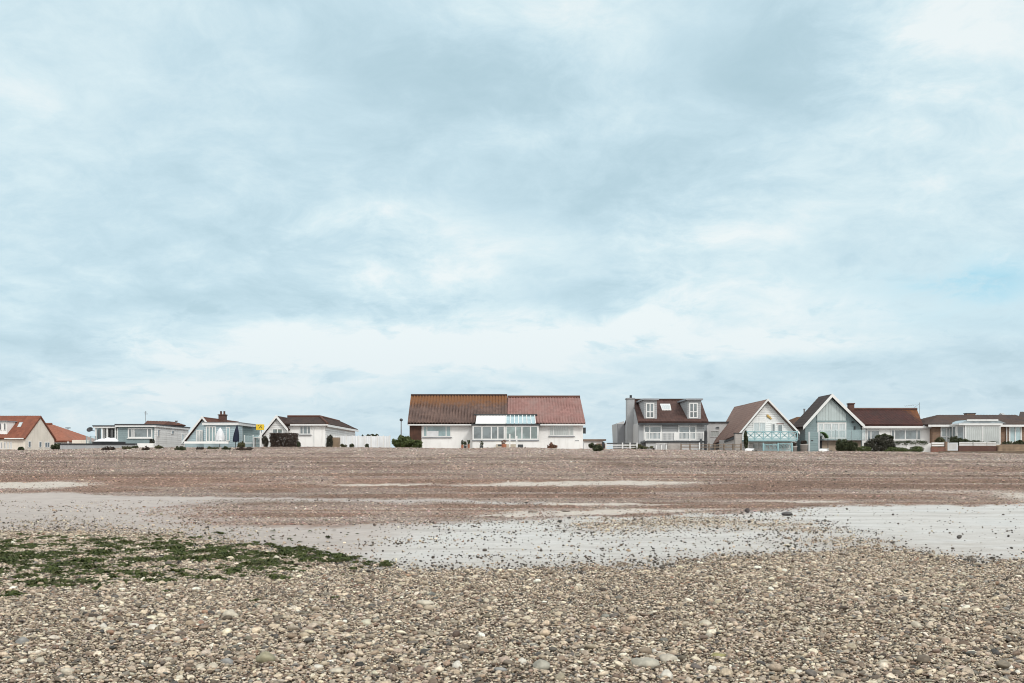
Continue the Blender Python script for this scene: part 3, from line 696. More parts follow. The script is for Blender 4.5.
# garden pieces in front of the grey house
Yf=82.0
def post_thing(px, q0, Y, r, mat, label, cat, name='post'):
    z0=gz(X(px,Y),Y)
    m=MB(); m.lathe((X(px,Y),Y,z0-.05),[(r*1.3,0),(r*1.3,.12),(r,.16),(r,Z(q0,Y)-z0-.1),(r*.9,Z(q0,Y)-z0),(r*.5,Z(q0,Y)-z0+.06),(0,Z(q0,Y)-z0+.07)],10)
    return m.single(name,mat,label,cat)
post_thing(705.7,430.6,82.9,.13,'black_paint','tall dark covered post at the right corner of the white railed deck','covered post','covered_post')
post_thing(701,438.8,82.6,.1,'dark_metal','short dark post beside the tall covered post by the white railed deck','post','short_post')
B=thing('garden_bench','white garden bench standing below the white railed deck','bench',(X(661.5,Yf),Yf,gz(X(661.5,Yf),Yf)))
zb=gz(X(661.5,Yf),Yf)
MB().box(X(656,Yf),X(667,Yf),Yf,Yf+.4,Z(444.2,Yf),Z(443.5,Yf)).build('seat','white_paint',B)
for p in (656.4,661.5,666.5): MB().box(X(p,Yf)-.05,X(p,Yf)+.05,Yf+.05,Yf+.35,zb-.1,Z(444.2,Yf)-.003).build('leg','white_paint',B)
def rail_fence(name,label,p0,p1,Y,rows,posts,mat,pmat,ptop,r=.035):
    T=thing(name,label,'fence',(X((p0+p1)/2,Y),Y,gz(X((p0+p1)/2,Y),Y)))
    for q in rows: MB().box(X(p0,Y),X(p1,Y),Y-.012,Y+.05,Z(q+.55,Y),Z(q-.05,Y)).build('rail',mat,T)
    for p in posts: MB().box(X(p,Y)-.05,X(p,Y)+.05,Y-.05,Y+.06,gz(X(p,Y),Y)-.15,Z(ptop,Y)).build('post',pmat,T)
    return T
rail_fence('rail_fence','white post and rail fence with a dark top rail left of the grey house',606,637,82.6,(443.9,445.3,447),(606,622.5,630,637),'white_paint','white_paint',442.6)
MB().box(X(606.2,82.6),X(637,82.6),82.57,82.65,Z(443.85,82.6),Z(442.9,82.6)).single('top_rail','dark_metal','dark handrail lying on the white post and rail fence left of the grey house','handrail')
rail_fence('rail_fence','grey weathered rail fence between the grey house and the A frame house',681,741,81.9,(444.4,445.9,447.4),(681,690,699.6,709,714.8,724,733,741),'weathered_wood','weathered_wood',443.6)
MB().pbox(699.0,700.2,442.6,449.5,81.7,.1).single('marker_post','white_paint','thin white post in front of the grey weathered rail fence','post')
MB().pbox(667.5,680,443.5,449.6,82.6,.2).single('low_wall','grey_brick','pale low wall right of the white bench under the deck','garden wall')

# ================================================================== grey block behind
Y=95.0
H=thing('house','plain grey flat roofed building between the dormer house and the A frame house','building',(X(722,Y),Y+3,G0))
MB().pbox(707,735,422.6,452,Y,7).build('wall','pale_grey_render',H)
MB().box(X(706,Y),X(736,Y),Y-.15,Y+7.1,Z(422.6,Y)+.003,Z(421.6,Y)).build('roof','dark_felt',H)
winp(H,715.7,719.2,426.8,429,Y,glass='pane_mid',frame='grey_metal',fw=.05)
winp(H,710,719,430.5,437,Y,glass='pane_curtain',frame='pale_grey_render',fw=.06)

# ================================================================== HOUSE: white A frame with turquoise balcony
Y=86.0
H=thing('house','white A frame house with a fawn tiled roof and a turquoise cross braced balcony','house',(X(767,Y),Y+5,G0))
xa,za=X(767,Y),Z(399.6,Y); xL,zL=X(739,Y),Z(433.2,Y); xR,zR_=X(797.5,Y),Z(432.2,Y); yb=98.6
m=MB(); m.prism([(xL+.15,Y,G0-.3),(xR-.15,Y,G0-.3),(xR-.15,Y,zR_-.1),(xa,Y,za-.22),(xL+.15,Y,zL-.1)],(0,9,0)); m.build('wall','white_board',H)
BL=Vector((X(713.5,94.5),94.5,Z(444,94.5)))
roof(H,'fawn_tile',BL,(xL-.1,Y-.3,zL-.1),(xa,Y-.3,za),(xa,yb,za),amp=.03)
roof(H,'fawn_tile',(xR+.1,Y-.3,zR_-.1),(xR+.1,yb,zR_-.1),(xa,yb,za),(xa,Y-.3,za),amp=.03)
m=MB(); bar(m,(xL-.1,Y-.4,zL-.02),(xa,Y-.4,za+.08),.09,.2); bar(m,(xa,Y-.4,za+.08),(xR+.1,Y-.4,zR_-.02),.09,.2); m.build('bargeboard','white_paint',H)
m=MB(); a=Vector((xL-.1,Y-.3,zL-.12)); 
m.prism([a,BL+Vector((0,0,-.12)),BL+Vector((0,0,-.32)),a+Vector((0,0,-.2))],(.1,.05,0)); m.build('eave_board','dark_metal',H)
m=MB(); m.prism([(xL+.1,Y+.4,G0-.3),(xL+.1,Y+.4,zL-.5),(X(716,92)+.3,92,Z(440,92)),(X(716,92)+.3,92,G0-.3)],(.2,.1,0)); m.build('side_wall','white_render',H)
nrm=Vector((-(za-zL),0,(xa-xL))).normalized()
if nrm.x>0: nrm=-nrm
winp(H,753,766,422,432,Y,cols=(.5,),glass='pane_pale',fw=.08)
winp(H,771.5,775.3,423.5,432,Y,glass='pane_mid',fw=.07)
winp(H,777.3,782.8,424.4,432,Y,glass='pane_mid',fw=.07)
MB().box(X(776.5,Y),X(783.5,Y),Y-.03,Y-.004,Z(424.2,Y),Z(423.4,Y)).build('lintel','rose_tile',H)
g=MB(); 
for u,v,r in ((768,416.2,.13),(769.6,417.4,.11),(770.8,418.6,.08),(767.2,415.2,.07)):
    g.lathe((0,0,0),[(0,0),(r,.0),(r*.9,.05),(0,.06)],10); g.v[-40:]=[(X(u,Y)+a,Y-.02-c,Z(v,Y)+b) for a,b,c in g.v[-40:]]
g.build('ornament','gold_paint',H)
# balcony
Yb=84.3; b0,b1=X(746.5,Yb),X(797.5,Yb); zt,zb=Z(431.2,Yb),Z(439.6,Yb)
fl=MB().box(b0,b1,Yb,Y-.01,zb-.14,zb).build('balcony','turquoise_paint',H)
rl=MB().box(b0,b1,Yb,Yb+.07,zt-.08,zt).box(b0,b1,Yb,Yb+.07,zb+.02,zb+.1).build('balcony_railing','turquoise_paint',H)
g=MB(); n=6
for i in range(n):
    u0=b0+(b1-b0)*i/n; u1=b0+(b1-b0)*(i+1)/n
    for (s,t_) in ((zb+.1,zt-.08),(zt-.08,zb+.1)):
        a=Vector((u0+.05,Yb+.02,s)); b=Vector((u1-.05,Yb+.02,t_)); dd=(b-a).normalized(); nn=Vector((-dd.z,0,dd.x))*.035
        g.prism([a-nn,b-nn,b+nn,a+nn],(0,.025 if t_>s else .03,0))
g.build('cross_brace','turquoise_paint',rl)
for i in range(n+1): MB().box(b0+(b1-b0)*i/n-.04,b0+(b1-b0)*i/n+.04,Yb-.01,Yb+.08,zb+.003,zt+.03).build('balcony_post','turquoise_paint',H)
for p in (748,796): MB().box(X(p,Yb)-.06,X(p,Yb)+.06,Yb+.1,Yb+.22,G0-.3,zb-.142).build('balcony_support','white_paint',H)
winp(H,752,766,441.5,449,Y,glass='pane_curtain',cols=(.5,),fw=.1,name='patio_door')
winp(H,772,790,441.5,449,Y,glass='pane_pale',cols=(.33,.66),fw=.1,name='patio_door')
# gate, pillar, pots, boat
Yg=81.9
def scroll_panel(T,p0,p1,q0,q1,Y,mat,nm):
    m=MB(); x0,x1,z0,z1=X(p0,Y),X(p1,Y),Z(q1,Y),Z(q0,Y); w=.05
    m.box(x0,x0+w,Y,Y+.05,z0,z1); m.box(x1-w,x1,Y,Y+.05,z0,z1); m.box(x0+w,x1-w,Y,Y+.05,z1-w,z1); m.box(x0+w,x1-w,Y,Y+.05,z0,z0+w)
    n=max(2,int((x1-x0)/.33)); st=(x1-x0-2*w)/n
    for i in range(n):
        cx=x0+w+st*(i+.5); 
        for r,cz,a0,a1 in ((st*.42,z0+(z1-z0)*.62,0,300),(st*.34,z0+(z1-z0)*.3,140,430)):
            pr=None
            for k in range(9):
                a=math.radians(a0+(a1-a0)*k/8); pt=Vector((cx+r*math.cos(a)*(1-.05*k),Y+.025,cz+r*math.sin(a)*(1-.05*k)))
                if pr: m.tube(pr,pt,.026,n=4)
                pr=pt
    return m.build(nm,mat,T)
T=thing('garden_gate','turquoise scrolled iron gate and panel in front of the A frame house','gate',(X(778,Yg),Yg,gz(X(778,Yg),Yg)))
scroll_panel(T,764,777.6,444.0,450.4,Yg,'turquoise_paint','gate_panel')
scroll_panel(T,778.6,791.6,443.4,450.4,Yg,'turquoise_paint','gate_panel')
for p in (763.4,778.1,792.2): MB().box(X(p,Yg)-.05,X(p,Yg)+.05,Yg-.03,Yg+.08,gz(X(p,Yg),Yg)-.1,Z(442.8,Yg)).build('post','turquoise_paint',T)
Yp=83.6
T=thing('pillar','square pale stone pillar with dark cap under the low A frame eave','pillar',(X(738.5,Yp),Yp,gz(X(738.5,Yp),Yp)))
MB().pbox(735.4,742,433.6,450,Yp,.55).build('shaft','grey_brick',T)
MB().box(X(734.9,Yp),X(742.5,Yp),Yp-.04,Yp+.6,Z(433.6,Yp)+.002,Z(432.8,Yp)).build('cap','dark_felt',T)
def dinghy(px0,px1,Y,label):
    z0=gz(X((px0+px1)/2,Y),Y); T=thing('dinghy',label,'boat',(X((px0+px1)/2,Y),Y,z0))
    x0,x1=X(px0,Y),X(px1,Y); m=MB(); rows=[]; n=10
    for i in range(n+1):
        u=i/n; w=.55*math.sin(math.pi*min(1,.12+u*.95))**.6 if u<.98 else .25; x=x0+(x1-x0)*u; h=.34*(1-.55*u**3)*(1 if u>.05 else .6)
        rows.append([(x,Y+.5-w,z0+.03),(x,Y+.5-w*.85,z0+h*.7),(x,Y+.5-w*.3,z0+h),(x,Y+.5+w*.3,z0+h),(x,Y+.5+w*.85,z0+h*.7),(x,Y+.5+w,z0+.03)])
    vs=[v for r in rows for v in r]; fs=[(i*6+k,i*6+6+k,i*6+7+k,i*6+k+1) for i in range(n) for k in range(5)]
    fs+=[tuple(range(5,-1,-1)),tuple(n*6+k for k in range(6))]
    m.add(vs,fs,True); m.build('hull','white_paint',T,smooth=True)
    MB().box(x0+(x1-x0)*.52,x1-.05,Y-.09,Y+1.05,z0-.02,z0+.2).build('hull_shadow','black_paint',T)  # black box standing in for the dark shadow at the hull
    MB().box(x0+.1,x1-.15,Y+.47,Y+.53,z0+.3,z0+.37).build('keel','steel_pale',T)
dinghy(746,757.5,81.5,'upturned white dinghy on the shingle left of the turquoise gate')
dinghy(820.5,832.5,81.4,'upturned white dinghy on the shingle below the teal gabled house')
def planter(px,w,q0,Y,label,mat='grey_brick',leaf='leaf_brown'):
    z0=gz(X(px,Y),Y)-.1; r=w/2/FOC*Y; h=Z(q0,Y)-z0
    T=thing('planter',label,'planter',(X(px,Y),Y,z0),'stone planters')
    MB().lathe((X(px,Y),Y,z0),[(0,0),(r*.8,0),(r,h*.9),(r*1.08,h*.92),(r*1.08,h),(r*.9,h),(r*.85,h*.9),(0,h*.9)],14).build('pot',mat,T)
    return T,Vector((X(px,Y),Y,z0+h)),r

# ================================================================== low bungalow behind with lichen roof
Y=93.0
H=thing('bungalow','small bungalow with an orange lichen roof between the A frame and the teal gable','bungalow',(X(798,Y),Y+3,G0))
MB().box(X(789,Y),X(820,Y),Y+.3,Y+8,G0-.3,Z(427.5,Y)).build('wall','slate_teal_board',H)
roof(H,'mossy_tile',(X(787,Y),Y,Z(427,Y)),(X(822,Y),Y,Z(427,Y)),(X(822,Y+4),Y+4,Z(417,Y+4)),(X(797.5,Y+4),Y+4,Z(417.2,Y+4)),amp=.03)
roof(H,'mossy_tile',(X(787,Y),Y+8,Z(427,Y)),(X(787,Y),Y,Z(427,Y)),(X(797.5,Y+4),Y+4,Z(417.2,Y+4)),(X(797.5,Y+4),Y+4.02,Z(417.2,Y+4)),amp=.03)
MB().tube((X(804.3,90.6),90.6,Z(421,90.6)),(X(804.3,90.6),90.6,Z(409.5,90.6)),.07).tube((X(804.3,90.6),90.6,Z(409.5,90.6)),(X(804.3,90.6),90.6,Z(408.8,90.6)),.11).build('flue','grey_metal',H)

# ================================================================== HOUSE: teal gable
Y=86.0
H=thing('house','teal boarded house with tall white edged gable and pale slats above a wide window','house',(X(832,Y),Y+2,G0))
xa,za=X(830.8,Y),Z(394.6,Y); xL,zL=X(803,Y),Z(425.8,Y); xR,zR_=X(862,Y),Z(424.8,Y); yb=89.4
m=MB(); m.prism([(xL+.2,Y,G0-.3),(xR-.12,Y,G0-.3),(xR-.12,Y,zR_-.1),(xa,Y,za-.25),(xL+.2,Y,zL-.1)],(0,yb-Y,0)); m.build('wall','teal_board',H)
roof(H,'slate_tile',(xL-.1,yb,zL-.1),(xL-.1,Y-.35,zL-.1),(xa,Y-.35,za),(xa,yb,za),amp=.03)
roof(H,'slate_tile',(xR+.1,Y-.35,zR_-.1),(xR+.1,yb,zR_-.1),(xa,yb,za),(xa,Y-.35,za),amp=.03)
m=MB(); bar(m,(xL-.1,Y-.45,zL-.04),(xa,Y-.45,za+.06),.09,.3); bar(m,(xa,Y-.45,za+.06),(xR+.1,Y-.45,zR_-.04),.09,.3); m.build('bargeboard','white_paint',H)
def gab(px): # gable underside row at a pixel column
    return (394.6+4.6+(831-px)*(425.8-394.6)/(831-803)) if px<831 else (394.6+4.6+(px-831)*(424.8-394.6)/(862-831))
pts=[(817,420.6),(846,420.6),(846,gab(846)),(830.8,gab(830.8)),(817,gab(817))]
MB().prism([P(a,b,Y-.06) for a,b in pts],(0,.05,0)).build('gable_slats','pale_green_slats',H)
MB().box(X(816.5,Y),X(846.6,Y),Y-.1,Y-.005,Z(421.8,Y),Z(420.8,Y)).build('gable_band','slate_teal_board',H)
winp(H,817.2,846.2,422.4,438.8,Y,cols=(.22,.48,.74),rows=(.52,),glass='pane_pale',fw=.12)
MB().pbox(812,861,440,452,Y-.5,.49).build('plinth','buff_brick',H)
gl=MB().box(X(817,Y),X(861.5,Y),Y-.9,Y-.88,Z(440,Y),Z(430,Y)).build('balcony_glass','balustrade_glass',H)
for p in (817,832.5,848,861.5): MB().box(X(p,Y)-.02,X(p,Y)+.02,Y-.88,Y-.84,Z(440.5,Y),Z(430,Y)).build('balcony_post','grey_metal',H)
MB().box(X(812,Y),X(861.8,Y),Y-.92,Y-.51,Z(440.6,Y),Z(440,Y)).build('balcony','grey_metal',H)
MB().box(X(851.5,Y),X(853.5,Y),Y-.2,Y-.004,Z(422.6,Y),Z(421.2,Y)).build('wall_lamp','black_paint',H)
MB().box(X(854,Y),X(855,Y),Y-.12,Y-.004,Z(430,Y),Z(426,Y)).build('wall_bracket','dark_metal',H)
win(H,(xL+.2,yb-.6,Z(440,Y)),*LF,1.0,1.0,glass='pane_mid')
MB().pbox(818.6,822,436,451,Y-.55,.04).build('door','black_paint',H)
Yp=83.9
T=thing('garden_gate','grey boarded garden gate left of the dark door of the teal gabled house','gate',(X(814,Yp),Yp,1.6))
MB().pbox(809.6,818.4,432.4,452,Yp,.06).build('gate_panel','slate_teal_board',T)
for p in (809.2,818.9): MB().box(X(p,Yp)-.06,X(p,Yp)+.06,Yp-.04,Yp+.1,1.5,Z(431.8,Yp)).build('post','steel_pale',T)
MB().box(X(811,Yp),X(813,Yp),Yp-.03,Yp-.003,Z(441,Yp),Z(440,Yp)).build('latch','dark_metal',T)
# green awning-like hood
Yh=84.2
T=thing('garden_parasol','tilted green garden parasol beside the dark door of the teal gabled house','parasol',(X(822,Yh),Yh,1.8))
m=MB(); n=10; vs=[]
for i in range(n+1):
    a=math.radians(165-150*i/n); cx,cz=X(822.3,Yh),Z(439.5,Yh); rr=.56
    for y in (Yh,Yh+.9): vs.append((cx+rr*math.cos(a),y,cz+rr*1.15*math.sin(a)))
fs=[(2*i,2*i+2,2*i+3,2*i+1) for i in range(n)]; m.add(vs,fs,True)
vs2=[(v[0]*1.0+(cx-v[0])*.1,v[1],v[2]-.06) for v in vs]; m.add(vs2,[tuple(reversed(f)) for f in fs],True)
m.add([v for v in vs[0::2]]+[v for v in vs2[0::2]],[(i,n+1+i,n+2+i,i+1) for i in range(n)])
m.build('canopy','green_cloth',T)
for p in (816.6,828.2): MB().tube((X(p,Yh),Yh+.06,1.6),(X(p,Yh),Yh+.06,Z(438.5,Yh)),.03).build('pole','dark_metal',T)

# ================================================================== HOUSE: white bungalow, maroon roof
Y=86.6
H=thing('bungalow','white bungalow with a dark maroon tiled roof gone orange with lichen at its right end','bungalow',(X(893,Y),Y+4,G0))
x0,x1=X(862,Y),X(921.5,Y); zE=Z(425,Y); yr=90.6; zR=Z(410,yr)
MB().box(x0,X(931.5,Y),Y,Y+8,G0-.3,zE-.12).build('wall','white_render',H)
m=MB(); m.prism([(x0,Y+.1,zE-.115),(x0,Y+7.9,zE-.115),(x0,yr,zR-.3)],(x1-x0-.2,0,0)); m.build('gable_wall','white_render',H)
roof(H,'maroon_tile',(x0-.3,Y-.3,zE),(x1,Y-.3,zE),(X(917,yr),yr,zR),(x0-1.6,yr,zR),amp=.03)
roof(H,'maroon_tile',(x1,Y+8.3,zE),(x0-1.2,Y+8.3,zE),(x0-1.6,yr,zR),(X(917,yr),yr,zR),amp=.03)
MB().box(x0-.1,X(931.8,Y),Y-.36,Y-.3,zE-.3,zE-.1).build('fascia','white_paint',H)
MB().box(x1+.02,X(932,Y),Y-.3,Y+8,zE-.11,zE-.03).build('flat_roof','lead',H)
MB().tube((x0-1.6,yr,zR+.08),(X(917,yr),yr,zR+.08),.12).build('ridge_tiles','dark_brick',H)
cx=X(850.8,yr); ch=MB().box(cx-.22,cx+.22,yr-.3,yr+.3,zR-1.2,Z(404.4,yr)).box(cx-.27,cx+.27,yr-.35,yr+.35,Z(404.4,yr)+.002,Z(403.2,yr)).build('chimney','dark_brick',H)
winp(H,866.5,880,428.3,441.5,Y,cols=(.32,),rows=(.84,),glass='pane_grey',fw=.11)
winp(H,890.5,921,428.3,440,Y,cols=(.13,.48,.86),rows=(.86,),glass='pane_mid',fw=.1)
MB().box(X(913,Y+1.4),X(914.6,Y+1.4),Y+1.4,Y+1.5,Z(420.6,Y+1.4),Z(418.9,Y+1.4)).build('roof_vent','white_paint',H)
g=MB(); xx=X(919.6,90); g.tube((xx,90,4.2),(xx,90,Z(402.5,90)),.02,n=5); g.tube((xx-.3,90,Z(404.5,90)),(X(905,90),90,Z(406.2,90)),.014,n=4); g.tube((xx,90,Z(403.6,90)),(X(914,90),90,Z(407.6,90)),.014,n=4)
for k in range(5): g.tube((X(905+2*k,90),89.8,Z(406.6-.2*k,90)),(X(905+2*k,90),90.2,Z(405.4-.2*k,90)),.01,n=4)
g.build('aerial','grey_metal',H)

# ================================================================== HOUSE: brick bungalow with white conservatory
Y=86.0
H=thing('bungalow','brick bungalow with low grey brown hipped roof and a white curtained conservatory','bungalow',(X(975,Y),Y+4,G0))
x0,x1=X(932,Y),X(1040,Y); zE=Z(424.6,Y); yr=90.5; zR=Z(415.3,yr)
MB().box(x0+.05,x1,Y,Y+9,G0-.3,zE-.1).build('wall','brown_brick',H)
xe=X(921.5,Y+1)
roof(H,'grey_brown_tile',(xe,Y-.4,zE),(x1+.4,Y-.4,zE),(X(1015.5,yr),yr,zR),(X(938,yr),yr,zR),amp=.03)
roof(H,'grey_brown_tile',(xe,Y+9.4,zE),(xe,Y-.4,zE),(X(938,yr),yr,zR),(X(938,yr),yr+.02,zR),amp=.03)
roof(H,'grey_brown_tile',(x1+.4,Y-.4,zE),(x1+.4,Y+9.4,zE),(X(1015.5,yr),yr+.02,zR),(X(1015.5,yr),yr,zR),amp=.03)
roof(H,'grey_brown_tile',(x1+.4,Y+9.4,zE),(xe,Y+9.4,zE),(X(938,yr),yr,zR),(X(1015.5,yr),yr,zR),amp=.03)
MB().box(xe,x1+.4,Y-.46,Y-.4,zE-.2,zE-.02).build('fascia','white_paint',H)
ch=MB().box(X(968.5,yr),X(977,yr),yr+.3,yr+.9,zR-.5,Z(413.6,yr)).build('chimney','brown_brick',H)
MB().box(X(968,yr),X(977.5,yr),yr+.25,yr+.95,Z(413.6,yr)+.002,Z(412.8,yr)).build('chimney_cap','dark_felt',ch)
winp(H,940.5,952.5,427,443,Y,cols=(.5,),rows=(.4,),glass='pane_pale',fw=.11,name='patio_door')
winp(H,1008.7,1021.6,425.8,443,Y,cols=(.5,),glass='pane_sky',fw=.12,name='patio_door')
for p in (954.3,1006.6): MB().tube((X(p,Y-.1),Y-.1,G0),(X(p,Y-.1),Y-.1,zE-.2),.05).build('downpipe','white_paint',H)
Yc=84.0; c0,c1=X(959.5,Yc),X(1000.5,Yc); zs=Z(445,Yc); zt=Z(425.2,Yc)
MB().box(c0+.05,c1-.05,Yc+.05,Y-.01,G0-.3,zs).build('conservatory_base','brown_brick',H)
win(H,(X(965,Yc),Yc+.03,zs+.01),*FR,c1-X(965,Yc),zt-zs-.02,cols=(.5,),glass='pane_curtain',fw=.1,name='conservatory_window')
win(H,(c0,Yc+.55,zs+.01),Vector((.70,-.714,0)).normalized(),Vector((-.714,-.70,0)).normalized(),.66,zt-zs-.02,cols=(),glass='pane_grey',fw=.09,name='conservatory_window')
win(H,(c1,Yc+.1,zs+.01),*RT,1.85,zt-zs-.02,cols=(.5,),glass='pane_curtain',fw=.09,name='conservatory_window')
win(H,(c0,Y-.05,zs+.01),*LF,1.3,zt-zs-.02,cols=(.5,),glass='pane_grey',fw=.09,name='conservatory_window')
cr=MB().box(c0-.1,c1+.12,Yc-.12,Y-.5,zt,Z(423.4,Yc)).build('conservatory_fascia','white_paint',H)
g=MB(); xs0,xs1=X(957.5,Yc+.6),X(1001.5,Yc+.6); za_=Z(423.2,Yc); zb_=Z(420.4,Yc+1)
g.prism([(xs0,Yc+.2,za_),(xs1+.2,Yc+.2,za_),(xs1-.5,Yc+.2,zb_),(xs0+.6,Yc+.2,zb_)],(0,2.0,0)); g.build('conservatory_roof','pane_grey',H)
MB().prism([(xs0+.6,Yc+.12,zb_-.06),(xs1-.5,Yc+.12,zb_-.06),(xs1-.5,Yc+.12,zb_+.05),(xs0+.6,Yc+.12,zb_+.05)],(0,.075,0)).build('conservatory_rim','white_paint',H)

# far right roof beyond
Y=99.0
H=thing('house','slate roofed house just showing behind the brick bungalow at the right edge','house',(X(1034,Y),Y+3,G0))
MB().pbox(1021,1052,425,452,Y+.3,7).build('wall','grey_render',H)
roof(H,'slate_tile',(X(1017,Y),Y,Z(423,Y)),(X(1055,Y),Y,Z(423,Y)),(X(1052,Y+3.5),Y+3.5,Z(412,Y+3.5)),(X(1020,Y+3.5),Y+3.5,Z(412,Y+3.5)))
MB().prism([(X(1018,Y),Y+.3,Z(425,Y)),(X(1018,Y),Y+3.6,Z(413,Y+3.5)),(X(1018,Y),Y+6.8,Z(425,Y))],(.3,0,0)).build('gable_wall','grey_render',H)

# front boundary of the brick bungalow
Yf=81.6
T=thing('brick_wall','long dark red brick wall topped with white fence boards in front of the brick bungalow','garden wall',(X(965,Yf),Yf,1.8))
MB().box(X(931.5,Yf),X(946.5,Yf),Yf,Yf+.22,1.6,Z(447.4,Yf)).build('brickwork','red_brick',T)
MB().box(X(959,Yf),X(999,Yf),Yf,Yf+.22,1.6,Z(446.2,Yf)).build('brickwork','dark_brick',T)
for p in (945.2,): MB().box(X(p,Yf),X(p+2,Yf),Yf-.06,Yf+.28,1.6,Z(441.6,Yf)).build('brick_pier','brown_brick',T)
for a,b,q0,q1 in ((932,944.6,442.4,446.2),(959.6,973,442,445.6),(973.8,987,442,445.6),(987.6,996.6,442,445.6)):
    pn=MB().box(X(a,Yf),X(b,Yf),Yf+.06,Yf+.1,Z(q1,Yf),Z(q0,Yf)).build('fence_panel','white_board',T)
    MB().box(X(a,Yf),X(b,Yf),Yf+.04,Yf+.058,Z(q0+2.0,Yf),Z(q0+1.5,Yf)).build('groove','weathered_wood',pn)
T=thing('garden_gate','white framed garden gate with a grey panel in the red brick wall','gate',(X(952.6,Yf),Yf,1.9))
MB().box(X(947.4,Yf),X(949,Yf),Yf+.04,Yf+.1,Z(450.6,Yf),Z(442.6,Yf)).box(X(956.6,Yf),X(958.2,Yf),Yf+.04,Yf+.1,Z(450.6,Yf),Z(442.6,Yf)).box(X(949,Yf),X(956.6,Yf),Yf+.045,Yf+.095,Z(443.8,Yf),Z(442.6,Yf)).box(X(949,Yf),X(956.6,Yf),Yf+.045,Yf+.095,Z(450.6,Yf),Z(449.4,Yf)).build('gate_frame','steel_pale',T)
MB().box(X(948.8,Yf),X(956.8,Yf),Yf+.06,Yf+.08,Z(449.6,Yf),Z(443.6,Yf)).build('gate_panel','pale_grey_render',T)
m=MB(); m.box(X(940,79.9),X(1060,79.9),79.9,80.15,1.5,Z(451.2,79.9)).box(X(962,79.8),X(1060,79.8),79.75,79.898,1.5,Z(452.2,79.8))
m.single('sleeper_wall','sleeper_wood','low retaining wall of dark timber sleepers at the foot of the brick wall','retaining wall')
T=thing('planting_bed','raised tan timber bed with sloping end, in front of the brick bungalow','planter',(X(1015,81.4),81.4,1.8))
m=MB(); m.prism([(X(998,81.4),81.4,1.7),(X(1060,81.4),81.4,1.7),(X(1060,81.4),81.4,Z(444.6,81.4)),(X(1001,81.4),81.4,Z(444.6,81.4)),(X(998.6,81.4),81.4,Z(446,81.4))],(0,1.2,0)); m.build('timber_side','tan_wood',T)
MB().box(X(1000.5,81.4),X(1060,81.4),81.36,81.45,Z(444.6,81.4)+.002,Z(444.0,81.4)).build('timber_cap','weathered_wood',T)

# ================================================================== plants
def leaf_mesh(lobes, n, size, seed, squash=1.0, gap=0.3, square=False):
    """small leaf faces through the volume of several lobes; lobes: (centre, (rx, ry, rz))"""
    r = np.random.default_rng(seed); vs = []; fs = []
    vol = np.array([l[1][0]*l[1][1]*l[1][2] for l in lobes])**0.67; cnt = (vol/vol.sum()*n).astype(int)+1
    for (c, rad), k in zip(lobes, cnt):
        made = 0
        while made < k:
            q = r.uniform(-1, 1, 3)
            R = np.max(np.abs(q)) if square else np.linalg.norm(q)
            if R > 1 or (R < 0.55 and r.random() < 0.7): continue
            ns = float(vnoise(np.array([q[0]*2.6+c[0]*3]), np.array([q[2]*2.6+q[1]*2+c[2]*3]), seed)[0])
            if not square and R > 0.42 + 0.8*ns: continue
            if ns < gap and R > 0.5: continue
            p = np.array(c) + q*np.array(rad)
            a = r.normal(0, 1, 3); a /= np.linalg.norm(a); b = np.cross(a, r.normal(0, 1, 3)); b /= np.linalg.norm(b)
            s = size*r.uniform(0.6, 1.4)
            i = len(vs); vs += [p-a*s, p+b*s*.45, p+a*s, p-b*s*.45]; fs.append((i, i+1, i+2, i+3)); made += 1
    return vs, fs
def bush(name, label, cat, lobes, mat, n, size, seed, group=None, stems=True, square=False, gap=0.3):
    """lobes in pixels: (px0, px1, row top, row bottom, Y)"""
    L = []
    for p0, p1, q0, q1, Y in lobes:
        rx = (X(p1,Y)-X(p0,Y))/2; rz = (Z(q0,Y)-Z(q1,Y))/2
        L.append(((X((p0+p1)/2,Y), Y, Z((q0+q1)/2,Y)), (rx, min(rx,1.0) if not square else .5, rz)))
    c = L[0][0]; z0 = gz(c[0], c[1])
    T = thing(name, label, cat, (c[0], c[1], z0), group)
    vs, fs = leaf_mesh(L, n, size, seed, square=square, gap=gap)
    MB().add(vs, fs).build('foliage', mat, T)
    m = MB(); r = random.Random(seed)
    for cc, rad in L:
        for k in range(5):
            a = Vector((cc[0]+r.uniform(-.2,.2)*rad[0], cc[1]+r.uniform(-.2,.2)*rad[1], gz(cc[0],cc[1])-.05))
            e = Vector((cc[0]+r.uniform(-.7,.7)*rad[0], cc[1]+r.uniform(-.6,.6)*rad[1], cc[2]+r.uniform(.0,.7)*rad[2]))
            mid = a.lerp(e,.5)+Vector((r.uniform(-.1,.1),r.uniform(-.1,.1),.05)); m.tube(a,mid,.025,.018,5); m.tube(mid,e,.018,.008,5)
    m.build('stem', 'bark', T)
    return T
bush('bush','big round green bush left of the brown timber panel of the big house','bush',[(392,413,434.6,449,84.2),(404,424,439.5,449,83.8),(396,408,436,449,83.6)],'leaf_green',5200,.085,21)
bush('hedge','clipped square dark brown hedge in front of the small white gable','hedge',[(270.5,297.5,433.2,448,83.0)],'leaf_brown',5200,.07,22,square=True,gap=.12)
bush('shrub','thin upright brown shrub left of the clipped dark hedge','shrub',[(261.5,268.5,434.5,448.5,82.8)],'leaf_grey',1300,.06,23)
bush('shrub','small dark green shrub at the right foot of the clipped dark hedge','shrub',[(296.5,301,441.5,448,82.9)],'leaf_dark',500,.06,24)
bush('shrub','grey olive shrub leaning on a tan box by the white bungalow side wall','shrub',[(325,334,436,449,82.8),(327,333,434.5,442,82.8)],'leaf_grey',1700,.06,25)
